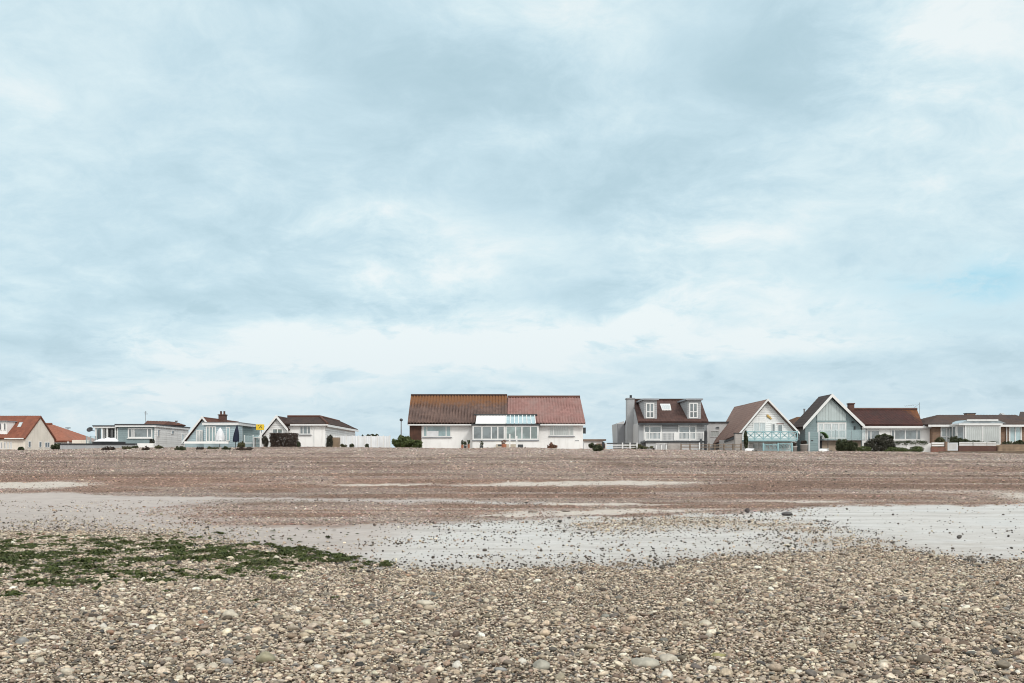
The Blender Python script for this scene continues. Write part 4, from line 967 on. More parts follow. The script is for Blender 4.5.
MB().pbox(332,338.6,437.4,449,83.0,.8).single('storage_box','tan_wood','tan wooden garden box behind the grey olive shrub beside the white fence','box')
bush('shrub','low yellow green shrub in front of the start of the white boarded fence','shrub',[(340,347,443.4,449,82.5)],'leaf_olive',600,.055,26)
bush('shrub','small dark tuft in front of the white boarded fence, nearest the tan box','shrub',[(349,354.5,443.5,449,82.4)],'leaf_dark',500,.055,27)
bush('shrub','small dark tuft in front of the white boarded fence, nearest the round bush','shrub',[(364.5,369,443.8,449,82.4)],'leaf_dark',450,.055,28)
bush('shrub','low rust coloured plant at the foot of the right window of the big house','shrub',[(546,557.5,444.0,449.5,82.6),(549,553,442,447,82.6)],'leaf_rust',900,.06,29)
bush('shrub','dark green shrub alone on the shingle crest right of the big house','shrub',[(592.5,604,444.4,452.5,yrow(598,451.3))],'leaf_dark',1900,.06,30)
bush('shrub','smaller dark shrub just behind the lone shrub right of the big house','shrub',[(588,597,442.8,449,82)],'leaf_dark',900,.06,31)
bush('hedge','low brown green hedge behind the rails below the grey house chimney','hedge',[(623.5,645,444,450,83.2),(635,655,445.5,450,83)],'leaf_olive',1800,.06,32)
bush('columnar_shrub','narrow dark evergreen against the left end of the turquoise balcony','shrub',[(743.6,748.4,429.5,451,83.4)],'leaf_dark',1500,.06,33)
bush('shrub','dark green bush at the right of the dark door of the teal gabled house','shrub',[(834,850,438.5,453,82.6),(846,858,440.5,453,82.4)],'leaf_dark',3800,.07,34)
bush('shrub','big grey green bush with a dark rounded crown in front of the white bungalow windows','shrub',[(864,890,438,455,82.8),(874,893,435,447,83.0),(884,896,441,454,82.7)],'leaf_grey',5200,.075,35)
bush('tree','dark evergreen top rising from the back of the big grey green bush','tree',[(875,893,433.6,441.5,84.2)],'leaf_dark',1900,.075,36)
bush('ground_plant','low spreading green plant on the shingle in front of the white bungalow','shrub',[(856,872,446,453,82.2),(884,912,446.5,453.5,81.9),(905,925,446,453.2,81.8)],'leaf_green',3300,.065,37)
bush('shrub','dark flat topped shrub below the wide window of the white maroon roofed bungalow','shrub',[(894,911,441.2,444.6,84.4),(906,926,440.8,444.6,84.4)],'leaf_dark',1300,.06,38,square=True,gap=.35,stems=False)
bush('shrub','yellow green shrub before the brick wall panel left of the white garden gate','shrub',[(934,945,437,446,83.4)],'leaf_olive',1100,.06,39)
bush('shrub','dark green shrub between the patio door and the conservatory of the brick bungalow','shrub',[(948,962,435.8,446,83),(955,970,438.5,446,82.8)],'leaf_dark',1900,.065,40)
bush('shrub','dark plants along the foot of the conservatory of the brick bungalow','shrub',[(968,984,440,445,82.6),(984,998,441,445,82.6)],'leaf_dark',900,.06,41)
bush('shrub','dark row of plants growing in the raised tan timber bed','shrub',[(1002,1013,440.5,446,82),(1012,1024,439.8,446,82),(1022,1032,441,446,82)],'leaf_dark',1500,.06,42)
bush('shrub','dark bush beside the orange hipped roof house at the far left','shrub',[(50.5,64,443.2,451,84)],'leaf_dark',1800,.065,43)
bush('shrub','small dark shrub on the crest in front of the cream gabled house','shrub',[(17.5,24,446.6,452.5,79.9)],'leaf_dark',700,.055,44)
bush('shrub','bushy green shrub at the foot of the navy folded parasol','shrub',[(237,245,441,449,82.2)],'leaf_olive',900,.06,45)
bush('shrub','upright grey green shrub at the right corner of the teal flat roofed bungalow','shrub',[(149.5,155,437.5,447.5,83)],'leaf_grey',700,.06,46)
for i,(p0,p1,q0,q1,Y,lab) in enumerate([
    (103,114,444.6,449.5,80.4,'dark brown clump on the shingle crest directly below the boat'),
    (122,131,444.2,448.6,80.6,'olive clump on the shingle crest at the right end of the black wall'),
    (132,138,444.0,447.6,80.8,'small dark clump on the crest just left of the short white wall'),
    (142,149,444.6,449.6,80.2,'dark clump on the crest in front of the short white wall'),
    (155.5,163,443.5,448,80.6,'dry brown clump on the crest at the white side wall corner of the teal bungalow'),
    (176,186,444.6,449.6,80.3,'green clump on the crest near the white door of the teal bungalow side wall'),
    (197,204,445,449,80.6,'brown clump on the crest below the white door of the pale teal bungalow'),
    (208,218,445.2,448.4,80.6,'flat green clump on the crest below the glazed doors of the pale teal bungalow'),
    (222,230,445,449,80.5,'green clump on the crest below the white folded parasol'),
    (235,252,445.2,449.6,80.4,'wide brown green clump on the crest below the glass fence')]):
    Yq=yrow((p0+p1)/2,q1+.7); wd=p1-p0; rr=random.Random(i)
    bush('beach_plant',lab,'beach plant',[(p0+wd*u-wd*.22*rr.uniform(.7,1.3),p0+wd*u+wd*.22*rr.uniform(.7,1.3),q1-(q1-q0)*rr.uniform(.3,.8),q1+1.6,Yq+rr.uniform(-.3,.3)) for u in (.12,.35,.6,.86)],['leaf_brown','leaf_olive','leaf_dark'][i%3],520,.06,60+i,'plants along the shingle crest')
MB().box(X(892,84.2),X(931,84.2),84.2,84.7,1.4,Z(443.2,84.2)).single('low_wall','white_render','white low wall carrying the dark flat topped shrub below the wide window','garden wall')
# spiky plant
def spiky(px,q0,Y,h,label,seed,mat='leaf_dark'):
    z0=gz(X(px,Y),Y); r=random.Random(seed); c=Vector((X(px,Y),Y,z0)); T=thing('spiky_plant',label,'plant',c)
    MB().tube(c+Vector((0,0,-.1)),c+Vector((0,0,h*.55)),.06,.05).build('trunk','bark',T)
    m=MB()
    for k in range(46):
        a=r.uniform(0,6.28); e=r.uniform(-.3,1.2); L=h*r.uniform(.35,.55); d=Vector((math.cos(a)*math.cos(e),math.sin(a)*math.cos(e),math.sin(e)))
        s=c+Vector((0,0,h*.55)); t=Vector((-math.sin(a),math.cos(a),0))*.035; mid=s+d*L*.6; tip=s+d*L+Vector((0,0,-.12*L))
        m.add([s-t,s+t,mid+t,mid-t,tip],[(0,1,2,3),(3,2,4)])
    m.build('foliage',mat,T)
spiky(642,440,82.3,.75,'dark spiky palm like plant at the left end of the white railed deck',3)
spiky(653.5,443,82.0,.5,'small spiky brown plant left of the white bench under the deck',4,'leaf_brown')
spiky(747.5,445,82.2,.45,'low spiky plant at the foot of the narrow dark evergreen by the balcony',5,'leaf_olive')
# potted plants
for i,(px,w,q0,Y,lab) in enumerate([(462.4,2.6,444.8,82.7,'small dark plant pot by the left end of the big house porch'),(465.3,2.6,445.6,82.7,'small plant pot between two others left of the big house porch'),(468.6,2.4,444.2,82.7,'dark pot with a tall tuft right beside the big house porch'),
    (481.5,3.6,445.8,82.6,'dark pot in front of the left porch windows of the big house'),(504,5,444,82.5,'brown tub with rust plant by the porch steps of the big house')]):
    z0=gz(X(px,Y),Y)-.02; r=w/2/FOC*Y; h=max(.12,Z(q0,Y)-z0)
    T=thing('plant_pot',lab,'plant pot',(X(px,Y),Y,z0),'pots in front of the porch')
    MB().lathe((X(px,Y),Y,z0),[(0,0),(r*.75,0),(r,h*.95),(r,h),(r*.85,h),(r*.8,h*.9),(0,h*.9)],12).build('pot',['terracotta','dark_metal'][i%2],T)
    vs,fs=leaf_mesh([((X(px,Y),Y,z0+h+.18),(r*1.2,r*1.2,.24))],160,.05,80+i,gap=.1); MB().add(vs,fs).build('foliage',['leaf_dark','leaf_rust'][i==4],T)
for px,w,q0,Y,lab in ((793.8,6.5,446.2,82.2,'wide stone planter right of the turquoise gate'),(804,7.5,444.2,82.2,'tall round stone planter left of the grey garden gate')):
    T,c,r=planter(px,w,q0,Y,lab)
    vs,fs=leaf_mesh([((c.x,c.y,c.z+.12),(r*.9,r*.9,.26))],500,.05,int(px),gap=.15); MB().add(vs,fs).build('foliage','leaf_brown',T)
def chair(px,q0,Y,label,mat='dark_metal'):
    x=X(px,Y); z0=gz(x,Y); T=thing('garden_chair',label,'chair',(x,Y,z0)); s=z0+.44
    MB().box(x-.22,x+.22,Y,Y+.44,s-.04,s).build('seat',mat,T)
    MB().box(x-.22,x+.22,Y+.44,Y+.48,s,s+.5).build('backrest',mat,T)
    for dx in (-.2,.2):
        for dy in (.02,.42): MB().box(x+dx-.02,x+dx+.02,Y+dy-.0,Y+dy+.04,z0-.05,s-.041).build('leg',mat,T)
chair(500.5,440,82.9,'dark garden chair left of the porch posts of the big house')
chair(520.5,440,82.9,'dark garden chair right of the porch posts of the big house')
g=MB(); 
T=thing('garden_table','dark low garden table beside the wide stone planter of the A frame house','table',(X(783.5,82.9),82.9,gz(X(783.5,82.9),82.9)))

# street lamps and far trees
def lamp(px,q0,Y,label,double=False):
    x=X(px,Y); T=thing('street_lamp',label,'street lamp',(x,Y,G0)); zt=Z(q0,Y)
    MB().tube((x,Y,G0),(x,Y,zt),.07,.05).build('post','grey_metal',T)
    m=MB()
    if double: m.box(x-.28,x+.28,Y-.08,Y+.08,zt-.02,zt+.08)
    else: m.lathe((x,Y,zt),[(0,-.02),(.14,0),(.17,.14),(.1,.24),(0,.26)],12)
    m.build('lamp_head','dark_metal',T)
lamp(401.2,421,100,'thin street lamp standing above the round green bush')
lamp(68,428.2,118,'distant cross headed lamp post right of the orange hipped roof',True)
bpy.data.objects.remove(T)
for i,(p0,p1,q0,q1) in enumerate([(365.5,371,434.2,440),(369.5,375,433.8,440),(374.5,378.5,433.2,440),(361.8,363.2,434.4,440)]):
    Y=240.0+i
    x=X((p0+p1)/2,Y); T=thing('tree','distant dark tree top just above the white boarded fence','tree',(x,Y,G0),'distant trees above the white fence')
    rx=(X(p1,Y)-X(p0,Y))/2; rz=(Z(q0,Y)-Z(q1,Y))/2
    vs,fs=leaf_mesh([((x,Y,Z((q0+q1)/2,Y)),(rx,rx,rz))],900,.16,90+i); MB().add(vs,fs).build('crown','leaf_dark',T)
    MB().tube((x,Y,G0-.2),(x,Y,Z(q0,Y)-rz*.6),.12,.05).build('trunk','bark',T)

# ================================================================== ground
def proj(x, y, z):
    return 512 + x/np.maximum(y,.5)*FOC, HOR - (z-EYE)/np.maximum(y,.5)*FOC
def inpoly(px, py, poly):
    r = np.zeros(px.shape, bool); n = len(poly); j = n-1
    for i in range(n):
        xi, yi = poly[i]; xj, yj = poly[j]
        if yi != yj:
            r ^= ((yi > py) != (yj > py)) & (px < (xj-xi)*(py-yi)/(yj-yi)+xi)
        j = i
    return r
def softpoly(px, py, poly, rx, ry, n=9):
    s = np.zeros(px.shape)
    for k in range(n):
        a = 2.4*k; q = ((k+.5)/n)**.5
        s += inpoly(px+rx*q*math.cos(a), py+ry*q*math.sin(a), poly)
    return s/n
# edge of the pebble bank near the camera, edge of the wet sand against the shingle bank (photo columns and rows of the traced lines)
L1 = np.array([(-600,536),(-300,538),(0,541),(60,537),(130,541),(230,553),(330,569),(400,579),(500,580),(600,577),(700,572),(780,567),(830,562),(870,558),(920,562),(960,568),(1024,572),(1150,580),(1500,590)], float)
L2 = np.array([(-600,494),(0,493.5),(60,491.5),(130,495.5),(200,497.4),(300,498.6),(420,500),(540,502.5),(556,511),(562,514.5),(640,514),(740,511),(830,506),(1024,503),(1300,500),(1500,499)], float)
L2x = np.maximum.accumulate(L2[:,0])
TONGUE = [(90,523),(120,512),(170,505),(230,501.6),(330,501.8),(420,503.4),(545,505),(566,506),(566,516.5),(530,517.5),(470,520),(400,525),(330,528.5),(230,527.5),(150,525)]
STRIP = [(555,523),(600,518),(700,515.5),(790,519),(850,528),(800,533),(700,529),(600,531)]
STRIP2 = [(770,527),(850,531),(905,542),(930,556),(880,560),(830,556),(785,545)]
S_LIGHT = [[(-200,484),(0,482.4),(60,481.6),(103,482.2),(100,485),(40,488.6),(-200,490.5)],
           [(440,485.6),(520,481.6),(640,480.6),(718,482.6),(660,485),(520,486.2)],
           [(520,502),(640,504.0),(700,505),(640,505.6),(540,505.2)],
           [(325,483.8),(420,483.4),(450,485.2),(360,486.2)],
           [(980,489.5),(1030,494),(1060,500),(1060,503),(1005,498)],
           [(905,489.6),(965,492.2),(960,493.4),(900,490.6)],
           [(770,500.2),(850,502.3),(830,503.4),(770,501.4)],
           [(460,516),(530,511),(640,509.5),(735,509),(640,513),(540,517)]]
def zones(x, y):
    """sand 0..1, wet 0..1, near-pebble 0..1, dry light sand 0..1 for ground points"""
    z = terrain(x, y); px, py = proj(x, y, z)
    wx = (fbm(x*0.9, y*0.9, 31)-0.5); wy = (fbm(x*1.7+9, y*0.8, 37)-0.5); big = fbm(x*.25, y*.25, 41)-.5
    k = np.clip((py-470)/110, 0.05, 1.2)
    qx = px + wx*70*k; qy = py + wy*11*k + big*16*k
    l1 = np.interp(qx, L1[:,0], L1[:,1]); l2 = np.interp(qx, L2x, L2[:,1])
    fine = fbm(x*3.1, y*2.3, 43, 3)-.5
    near = sstep(-13, 6, qy-l1+fine*26*np.clip(k,.3,1)) * (y > 2) + (y <= 2)
    sand = sstep(-2.2*k-.5, 3.5*k+.5, qy-l2+fine*7*k) * (1-near)
    tg = softpoly(qx, qy+fine*3, TONGUE, 40, 2.2)*sstep(105, 290, px+wy*160)
    sand = sand * (y > 2) * (y < 60) * (1-tg)
    strip = np.clip(softpoly(qx+fine*30, qy+fine*9, STRIP, 34, 4.5)*1.0, 0, 1)*0.70*(1-near)
    strip = np.maximum(strip, softpoly(qx+fine*40, qy+fine*9, STRIP2, 50, 7)*.42*(1-near))
    qx2 = px + wx*30; qy2 = py + wy*2.2 + big*1.5
    light = np.zeros_like(px)
    for s in S_LIGHT: light = np.maximum(light, softpoly(qx2+fine*20, qy2+fine*1.2, s, 26, .6))
    wet = sand*sstep(360, 470, px + (py-530)*2 + wx*60)
    global EDGE
    EDGE = sstep(38, -2, l1-qy+fine*24)*sand
    return px, py, near, sand, strip, light*(1-near)*(1-sand), wet
def bands(x, y, px, py):
    """shingle tone of the bank: pinkish grey at the top, red brown lower, in along-shore bands"""
    t = fbm(x*0.015+2, y*0.32, 51, 4); t2 = fbm(x*0.06, y*.7, 57, 4); p = fbm(x*.09, y*.2, 63, 3); mo = fbm(x*.30, y*.42, 67, 5); st = fbm(x*.02+7, y*.9, 69, 3)
    up = sstep(476, 460, py + (t2-.5)*10)
    a = np.array([0.270, 0.182, 0.142]); b = np.array([0.345, 0.272, 0.238]); d = np.array([0.215, 0.150, 0.120]); e = np.array([0.30, 0.25, 0.21])
    c = a[None,:]*(1-up[:,None]) + b[None,:]*up[:,None]
    f = sstep(.52, .70, t)[:,None]; c = c*(1-f*.75) + d*f*.75
    f = sstep(.52, .75, t2)[:,None]*.5; c = c*(1-f) + e*f
    g = sstep(.55,.68,mo)[:,None]*.55; c = c*(1-g)+np.array([.36,.30,.265])*g
    g = sstep(.44,.32,mo)[:,None]*.45; c = c*(1-g)+np.array([.17,.115,.092])*g
    g = sstep(.60,.70,st)[:,None]*.6; c = c*(1-g)+np.array([.40,.34,.30])*g
    return c*(0.80+0.40*p[:,None])

ys = np.concatenate([np.linspace(-60,-2,30), np.linspace(-1.5,5,20), np.arange(5.2,20,.10), np.arange(20,36,.13), np.arange(36,86,.2), np.linspace(87,130,30), np.geomspace(135,4200,26)])
us = np.linspace(-1,1,481)
W_ = np.where(ys < 86, 0.62*np.abs(ys)+9, 0.62*ys+9+(ys-86)*1.2)
gx = (us[None,:]*W_[:,None]).ravel(); gy = np.repeat(ys, len(us))
gzv = terrain(gx, gy)
px, py, near, sand, strip, light, wet = zones(gx, gy)
edge = EDGE.copy()
gzv = gzv - 0.012*sand + 0.02*near*(fbm(gx*2.2, gy*2.2, 71)-.3)
nr, nc = len(ys), len(us)
idx = np.arange(nr*nc).reshape(nr, nc)
quads = np.stack([idx[:-1,:-1], idx[:-1,1:], idx[1:,1:], idx[1:,:-1]], -1).reshape(-1,4)
me = bpy.data.meshes.new('beach')
me.vertices.add(nr*nc); me.vertices.foreach_set('co', np.stack([gx,gy,gzv],1).astype(np.float32).ravel())
me.loops.add(quads.size); me.loops.foreach_set('vertex_index', quads.ravel().astype(np.int32))
me.polygons.add(len(quads)); me.polygons.foreach_set('loop_start', np.arange(0,quads.size,4,dtype=np.int32))
me.update(); me.validate()
me.polygons.foreach_set('use_smooth', np.ones(len(quads),bool))
tone = bands(gx, gy, px, py)
nearcol = np.array([0.13,0.10,0.078])  # ground colour darkened to deepen the shadow gaps between pebbles
tone = tone*(1-near[:,None]) + nearcol*near[:,None]
tone = tone*(1-strip[:,None]) + np.array([0.33,0.29,0.22])*strip[:,None]
lightc = np.array([0.58,0.53,0.475]); tone = tone*(1-light[:,None]*.95) + lightc*light[:,None]*.95
def addattr(me, name, arr, typ):
    at = me.attributes.new(name, typ, 'POINT')
    at.data.foreach_set('color' if typ=='FLOAT_COLOR' else ('vector' if typ=='FLOAT_VECTOR' else 'value'), arr.astype(np.float32).ravel() if typ!='INT' else arr.astype(np.int32).ravel())
addattr(me, 'tone', np.concatenate([tone, np.ones((len(tone),1))],1), 'FLOAT_COLOR')
addattr(me, 'sand', np.clip(sand*(1-strip*.45),0,1), 'FLOAT'); addattr(me, 'wet', wet, 'FLOAT'); addattr(me, 'edge', edge, 'FLOAT'); addattr(me, 'dry', light, 'FLOAT')
m, t, b = newmat('beach')
pos = t.node('ShaderNodeNewGeometry').outputs['Position']
at = lambda n, o: t.node('ShaderNodeAttribute', attribute_name=n).outputs[o]
tn, sd, wt, dr = at('tone','Color'), at('sand','Fac'), at('wet','Fac'), at('dry','Fac')
v1 = t.node('ShaderNodeTexVoronoi', inp={'Scale': 26.0}); t.l.new(pos, v1.inputs['Vector'])
v2 = t.node('ShaderNodeTexVoronoi', inp={'Scale': 11.0}); t.l.new(pos, v2.inputs['Vector'])
def lum(c):
    n = t.node('ShaderNodeRGBToBW'); t.l.new(c, n.inputs[0]); return n.outputs[0]
k1 = t.math('MULTIPLY_ADD', lum(v1.outputs['Color']), 1.0, .45); k2 = t.math('MULTIPLY_ADD', lum(v2.outputs['Color']), 0.9, .5)
sp = t.math('MULTIPLY', k1, k2)
sp = t.math('ADD', t.math('MULTIPLY', t.math('SUBTRACT', sp, 1.0), t.math('SUBTRACT', 1.0, t.math('MULTIPLY', dr, .6))), 1.0)
cx = t.node('ShaderNodeCombineXYZ'); [t.l.new(sp, cx.inputs[i]) for i in range(3)]
shing = t.mix(1.0, tn, cx.outputs[0], 'MULTIPLY')
# damp sand: ripple marks, damp patches, scattered grit
rip = t.noise(t.vmath('MULTIPLY', pos, (1.0, 2.2, 1)), 2.2, 7, .68).outputs[0]
pat = t.noise(t.vmath('MULTIPLY', pos, (.22, .7, 1)), 1.0, 5, .6).outputs[0]
grit = t.node('ShaderNodeTexVoronoi', inp={'Scale': 34.0}); t.l.new(pos, grit.inputs['Vector'])
dark = t.math('MULTIPLY', t.math('LESS_THAN', grit.outputs['Distance'], .22), t.math('GREATER_THAN', lum(grit.outputs['Color']), .60))
s1 = t.mix(t.ramp(rip, .3, .7), (.355,.31,.285), (.45,.405,.375))
s2 = t.mix(t.ramp(rip, .3, .7), (.45,.43,.405), (.55,.532,.508))  # wet sand base kept pale to carry the sky's reflection as colour
sc = t.mix(wt, s1, s2)
sc = t.mix(t.ramp(pat, .50, .72, 0, .5), sc, (.29,.268,.25))
sc = t.mix(t.math('MULTIPLY', dark, t.math('MULTIPLY_ADD', wt, .5, .2)), sc, (.10,.09,.08))
eg = at('edge','Fac'); sc = t.mix(t.math('MULTIPLY', eg, t.ramp(rip, .2, .7, .9, .45)), sc, (.285,.25,.215))
t.l.new(t.mix(sd, shing, sc), b.inputs['Base Color'])
rw = t.math('ADD', t.ramp(pat, .33, .64, .36, .66), t.math('MULTIPLY', at('edge','Fac'), .25))
t.l.new(t.math('ADD', t.math('MULTIPLY', t.math('SUBTRACT', 1.0, sd), .9), t.math('MULTIPLY', sd, t.math('ADD', t.math('MULTIPLY', wt, rw), t.math('MULTIPLY', t.math('SUBTRACT', 1.0, wt), .72)))), b.inputs['Roughness'])
b.inputs['IOR'].default_value = 1.4
t.l.new(t.math('MULTIPLY_ADD', sd, .19, .15), b.inputs['Specular IOR Level'])
hb = t.math('ADD', t.math('MULTIPLY', t.math('MULTIPLY', t.math('SUBTRACT', v1.outputs['Distance'], 0.0), -.03), t.math('SUBTRACT', 1.0, sd)), t.math('MULTIPLY', rip, .016))
bp = t.node('ShaderNodeBump', inp={'Strength': 1.0, 'Distance': 1.0}); t.l.new(hb, bp.inputs['Height']); t.l.new(bp.outputs[0], b.inputs['Normal'])
me.materials.append(m)
beach = bpy.data.objects.new('beach', me); COL.objects.link(beach); tag(beach, 'wide beach of brown shingle, pale wet sand and pebbles', 'beach', kind='structure')

# ================================================================== pebbles (stuff): real stones scattered on the ground
PAL = np.array([(.52,.48,.41),(.45,.395,.325),(.38,.325,.265),(.28,.225,.18),(.21,.17,.14),(.10,.095,.09),(.18,.18,.175),(.26,.175,.13),(.60,.57,.51),(.34,.30,.25),(.16,.12,.095),(.41,.36,.32)])
PW = np.array([.17,.18,.15,.12,.08,.055,.045,.025,.07,.07,.06,.07]); PW = PW/PW.sum()
m, t, b = newmat('pebble')
ti = t.node('ShaderNodeAttribute', attribute_type='INSTANCER', attribute_name='tint').outputs['Color']
oc = t.node('ShaderNodeTexCoord').outputs['Object']
n1 = t.noise(oc, 1.6, 5, .65).outputs[0]
c = t.mix(t.ramp(n1, .35, .7), t.mix(1.0, ti, (.72,.70,.68), 'MULTIPLY'), t.mix(1.0, ti, (1.18,1.16,1.13), 'MULTIPLY'))
t.l.new(c, b.inputs['Base Color']); b.inputs['Roughness'].default_value = .62; b.inputs['Specular IOR Level'].default_value = .35
def pebble_mesh(seed, sub=2, ang=0.0):
    bm = bmesh.new(); bmesh.ops.create_icosphere(bm, subdivisions=sub, radius=1.0)
    r = random.Random(seed); o = Vector((r.uniform(0,50),r.uniform(0,50),r.uniform(0,50)))
    from mathutils import noise as mn
    pl = [(Vector((r.gauss(0,1),r.gauss(0,1),r.gauss(0,1))).normalized(), r.uniform(.62,.9)) for _ in range(int(ang*9))]
    for v in bm.verts:
        d = v.co.normalized(); k = 1+.32*mn.noise(d*1.1+o)+.10*mn.noise(d*2.6+o)
        q = d*k
        for nn, dist in pl:
            s = q.dot(nn)
            if s > dist: q -= nn*(s-dist)*.85
        v.co = q
    me = bpy.data.meshes.new('pebble'); bm.to_mesh(me); bm.free()
    for p in me.polygons: p.use_smooth = True
    me.materials.append(M['pebble']); return me
PROT = [bpy.data.objects.new('pebble_shape', pebble_mesh(100+i, 2, [0,0,.3,.6,1,1][i])) for i in range(6)]
def scatter(name, pts, scl, rot, tint, prots, label):
    me = bpy.data.meshes.new(name); n = len(pts)
    me.vertices.add(n); me.vertices.foreach_set('co', pts.astype(np.float32).ravel())
    addattr(me, 'scl', scl, 'FLOAT_VECTOR'); addattr(me, 'rot', rot, 'FLOAT_VECTOR')
    addattr(me, 'tint', np.concatenate([tint, np.ones((n,1))],1), 'FLOAT_COLOR'); addattr(me, 'pick', rng.integers(0,len(prots),n), 'INT')
    o = bpy.data.objects.new(name, me); COL.objects.link(o)
    ng = bpy.data.node_groups.new(name, 'GeometryNodeTree')
    ng.interface.new_socket('Geometry', in_out='INPUT', socket_type='NodeSocketGeometry'); ng.interface.new_socket('Geometry', in_out='OUTPUT', socket_type='NodeSocketGeometry')
    N = ng.nodes; Lk = ng.links
    gi = N.new('NodeGroupInput'); go = N.new('NodeGroupOutput'); ip = N.new('GeometryNodeInstanceOnPoints'); jn = N.new('GeometryNodeJoinGeometry')
    for pr in prots:
        oi = N.new('GeometryNodeObjectInfo'); oi.inputs['Object'].default_value = pr; oi.inputs['As Instance'].default_value = True
        Lk.new(oi.outputs['Geometry'], jn.inputs[0])
    def na(nm, ty):
        q = N.new('GeometryNodeInputNamedAttribute'); q.data_type = ty; q.inputs[0].default_value = nm; return q.outputs[0]
    Lk.new(gi.outputs[0], ip.inputs['Points']); Lk.new(jn.outputs[0], ip.inputs['Instance']); ip.inputs['Pick Instance'].default_value = True
    Lk.new(na('pick','INT'), ip.inputs['Instance Index']); Lk.new(na('scl','FLOAT_VECTOR'), ip.inputs['Scale'])
    er = N.new('FunctionNodeEulerToRotation'); Lk.new(na('rot','FLOAT_VECTOR'), er.inputs[0]); Lk.new(er.outputs[0], ip.inputs['Rotation'])
    Lk.new(ip.outputs[0], go.inputs[0])
    md = o.modifiers.new('scatter', 'NODES'); md.node_group = ng
    tag(o, label, 'pebbles', kind='stuff'); return o
def stones(x, y, r, tint, sink=.35, jit=0.0):
    n = len(x); z = terrain(x, y)
    asp = rng.uniform(.5,1.0,n); fl = rng.uniform(.34,.72,n)
    scl = np.stack([r, r*asp, r*fl],1)
    rot = np.stack([rng.normal(0,.22,n), rng.normal(0,.22,n), rng.uniform(0,6.28,n)],1)
    z = z + r*fl*(1-2*sink) + rng.uniform(0,1,n)*jit
    return np.stack([x,y,z],1), scl, rot, tint
def tints(n, light=1.0):
    c = PAL[rng.choice(len(PAL), n, p=PW)]
    return np.clip(c*rng.choice([.34,.62,.9,1.1,1.27],(n,1),p=[.12,.17,.26,.28,.17])*rng.uniform(.9,1.1,(n,1))*rng.normal(1,.018,(n,3))*np.array([1.12,1.07,1.0])*light, .02, .78)
def trap(n, d0, d1, pw=1.0, half=.55, mar=1.2):
    """random ground points in front of the camera, area-uniform for pw = 1"""
    u = rng.random(n); y = (d0**(1+pw) + u*(d1**(1+pw)-d0**(1+pw)))**(1/(1+pw))
    return rng.uniform(-1,1,n)*(half*y+mar), y
# near bank: dense stones
x, y = trap(600000, 5.6, 21.5, .35)
px, py, near, sand, strip, light, wet = zones(x, y)
keep = rng.random(len(x)) < near; x, y = x[keep], y[keep]
clump = fbm(x*.7, y*.7, 81)
r = np.exp(rng.normal(np.log(.0103), .44, len(x)))*(0.75+.5*clump)
r = np.maximum(r, 0.0009*y); r = np.where(rng.random(len(x))<.024, r*rng.uniform(1.6,2.8,len(x)), r); r = np.clip(r, .006, .055)
scatter('shingle', *stones(x, y, r, tints(len(x)), .28, .030), PROT, 'dense grey and buff pebbles covering the foreground')
print('near pebbles', len(x))
# stones lying on the wet sand and in the pale pebble strip
x, y = trap(420000, 10, 36, .9)
px, py, near, sand, strip, light, wet = zones(x, y)
dens = np.clip(sand*(.008+.024*sstep(300,430,px)+.10*sstep(.5,.75,fbm(x*.5,y*.8,83))+.65*sstep(30,-2,np.interp(px,L1[:,0],L1[:,1])-py)**2)*(1-.88*sstep(770,860,px)*sstep(24,8,np.abs(0*px)+np.clip(py-540,0,40))), 0, 1)
dens = np.maximum(dens, strip*.85*(.35+.65*sstep(.35,.6,fbm(x*.6,y*1.2,87)))); dens = np.maximum(dens, sand*.13*sstep(330,180,px)*sstep(516,532,py))
keep = rng.random(len(x)) < dens; x, y, st = x[keep], y[keep], strip[keep]
dk = rng.random(len(x)) < np.where(st>.3, .12, .22+.45*sstep(330,440,px[keep]))
tt = tints(len(x), 1.0); tt = np.where(dk[:,None], np.array([.075,.065,.055])*rng.uniform(.6,1.8,(len(x),1)), tt*1.1)
r = np.exp(rng.normal(np.log(.0135), .42, len(x))); r = np.clip(r, .008, .06)
scatter('scattered_pebbles', *stones(x, y, r, tt, .34, .0), PROT, 'dark and pale pebbles scattered over the wet sand')
print('sand pebbles', len(x))
# the far shingle bank
x, y = trap(460000, 24, 83, .7, .54, 2)
px, py, near, sand, strip, light, wet = zones(x, y)
keep = rng.random(len(x)) < np.clip((1-sand)*(1-near)*(1-strip)*(1-light*.95), 0, 1)*(.45+.55*fbm(x*.08,y*.9,85)); x, y, px, py = x[keep], y[keep], px[keep], py[keep]
tt = bands(x, y, px, py); k = rng.random(len(x))
v = np.where(k<.16, rng.uniform(1.5,2.5,len(x)), np.where(k<.34, rng.uniform(.3,.6,len(x)), rng.uniform(.75,1.25,len(x))))
tt = np.clip(tt*v[:,None]*rng.normal(1,.05,(len(x),3)), .02, .7)
r = np.exp(rng.normal(np.log(.022), .40, len(x)))*np.clip(y/52,.75,1.2); r = np.clip(r, .009, .075)
scatter('bank_shingle', *stones(x, y, r, tt, .3, .0), PROT[:4], 'brown and pinkish shingle on the rising bank')
print('bank pebbles', len(x))

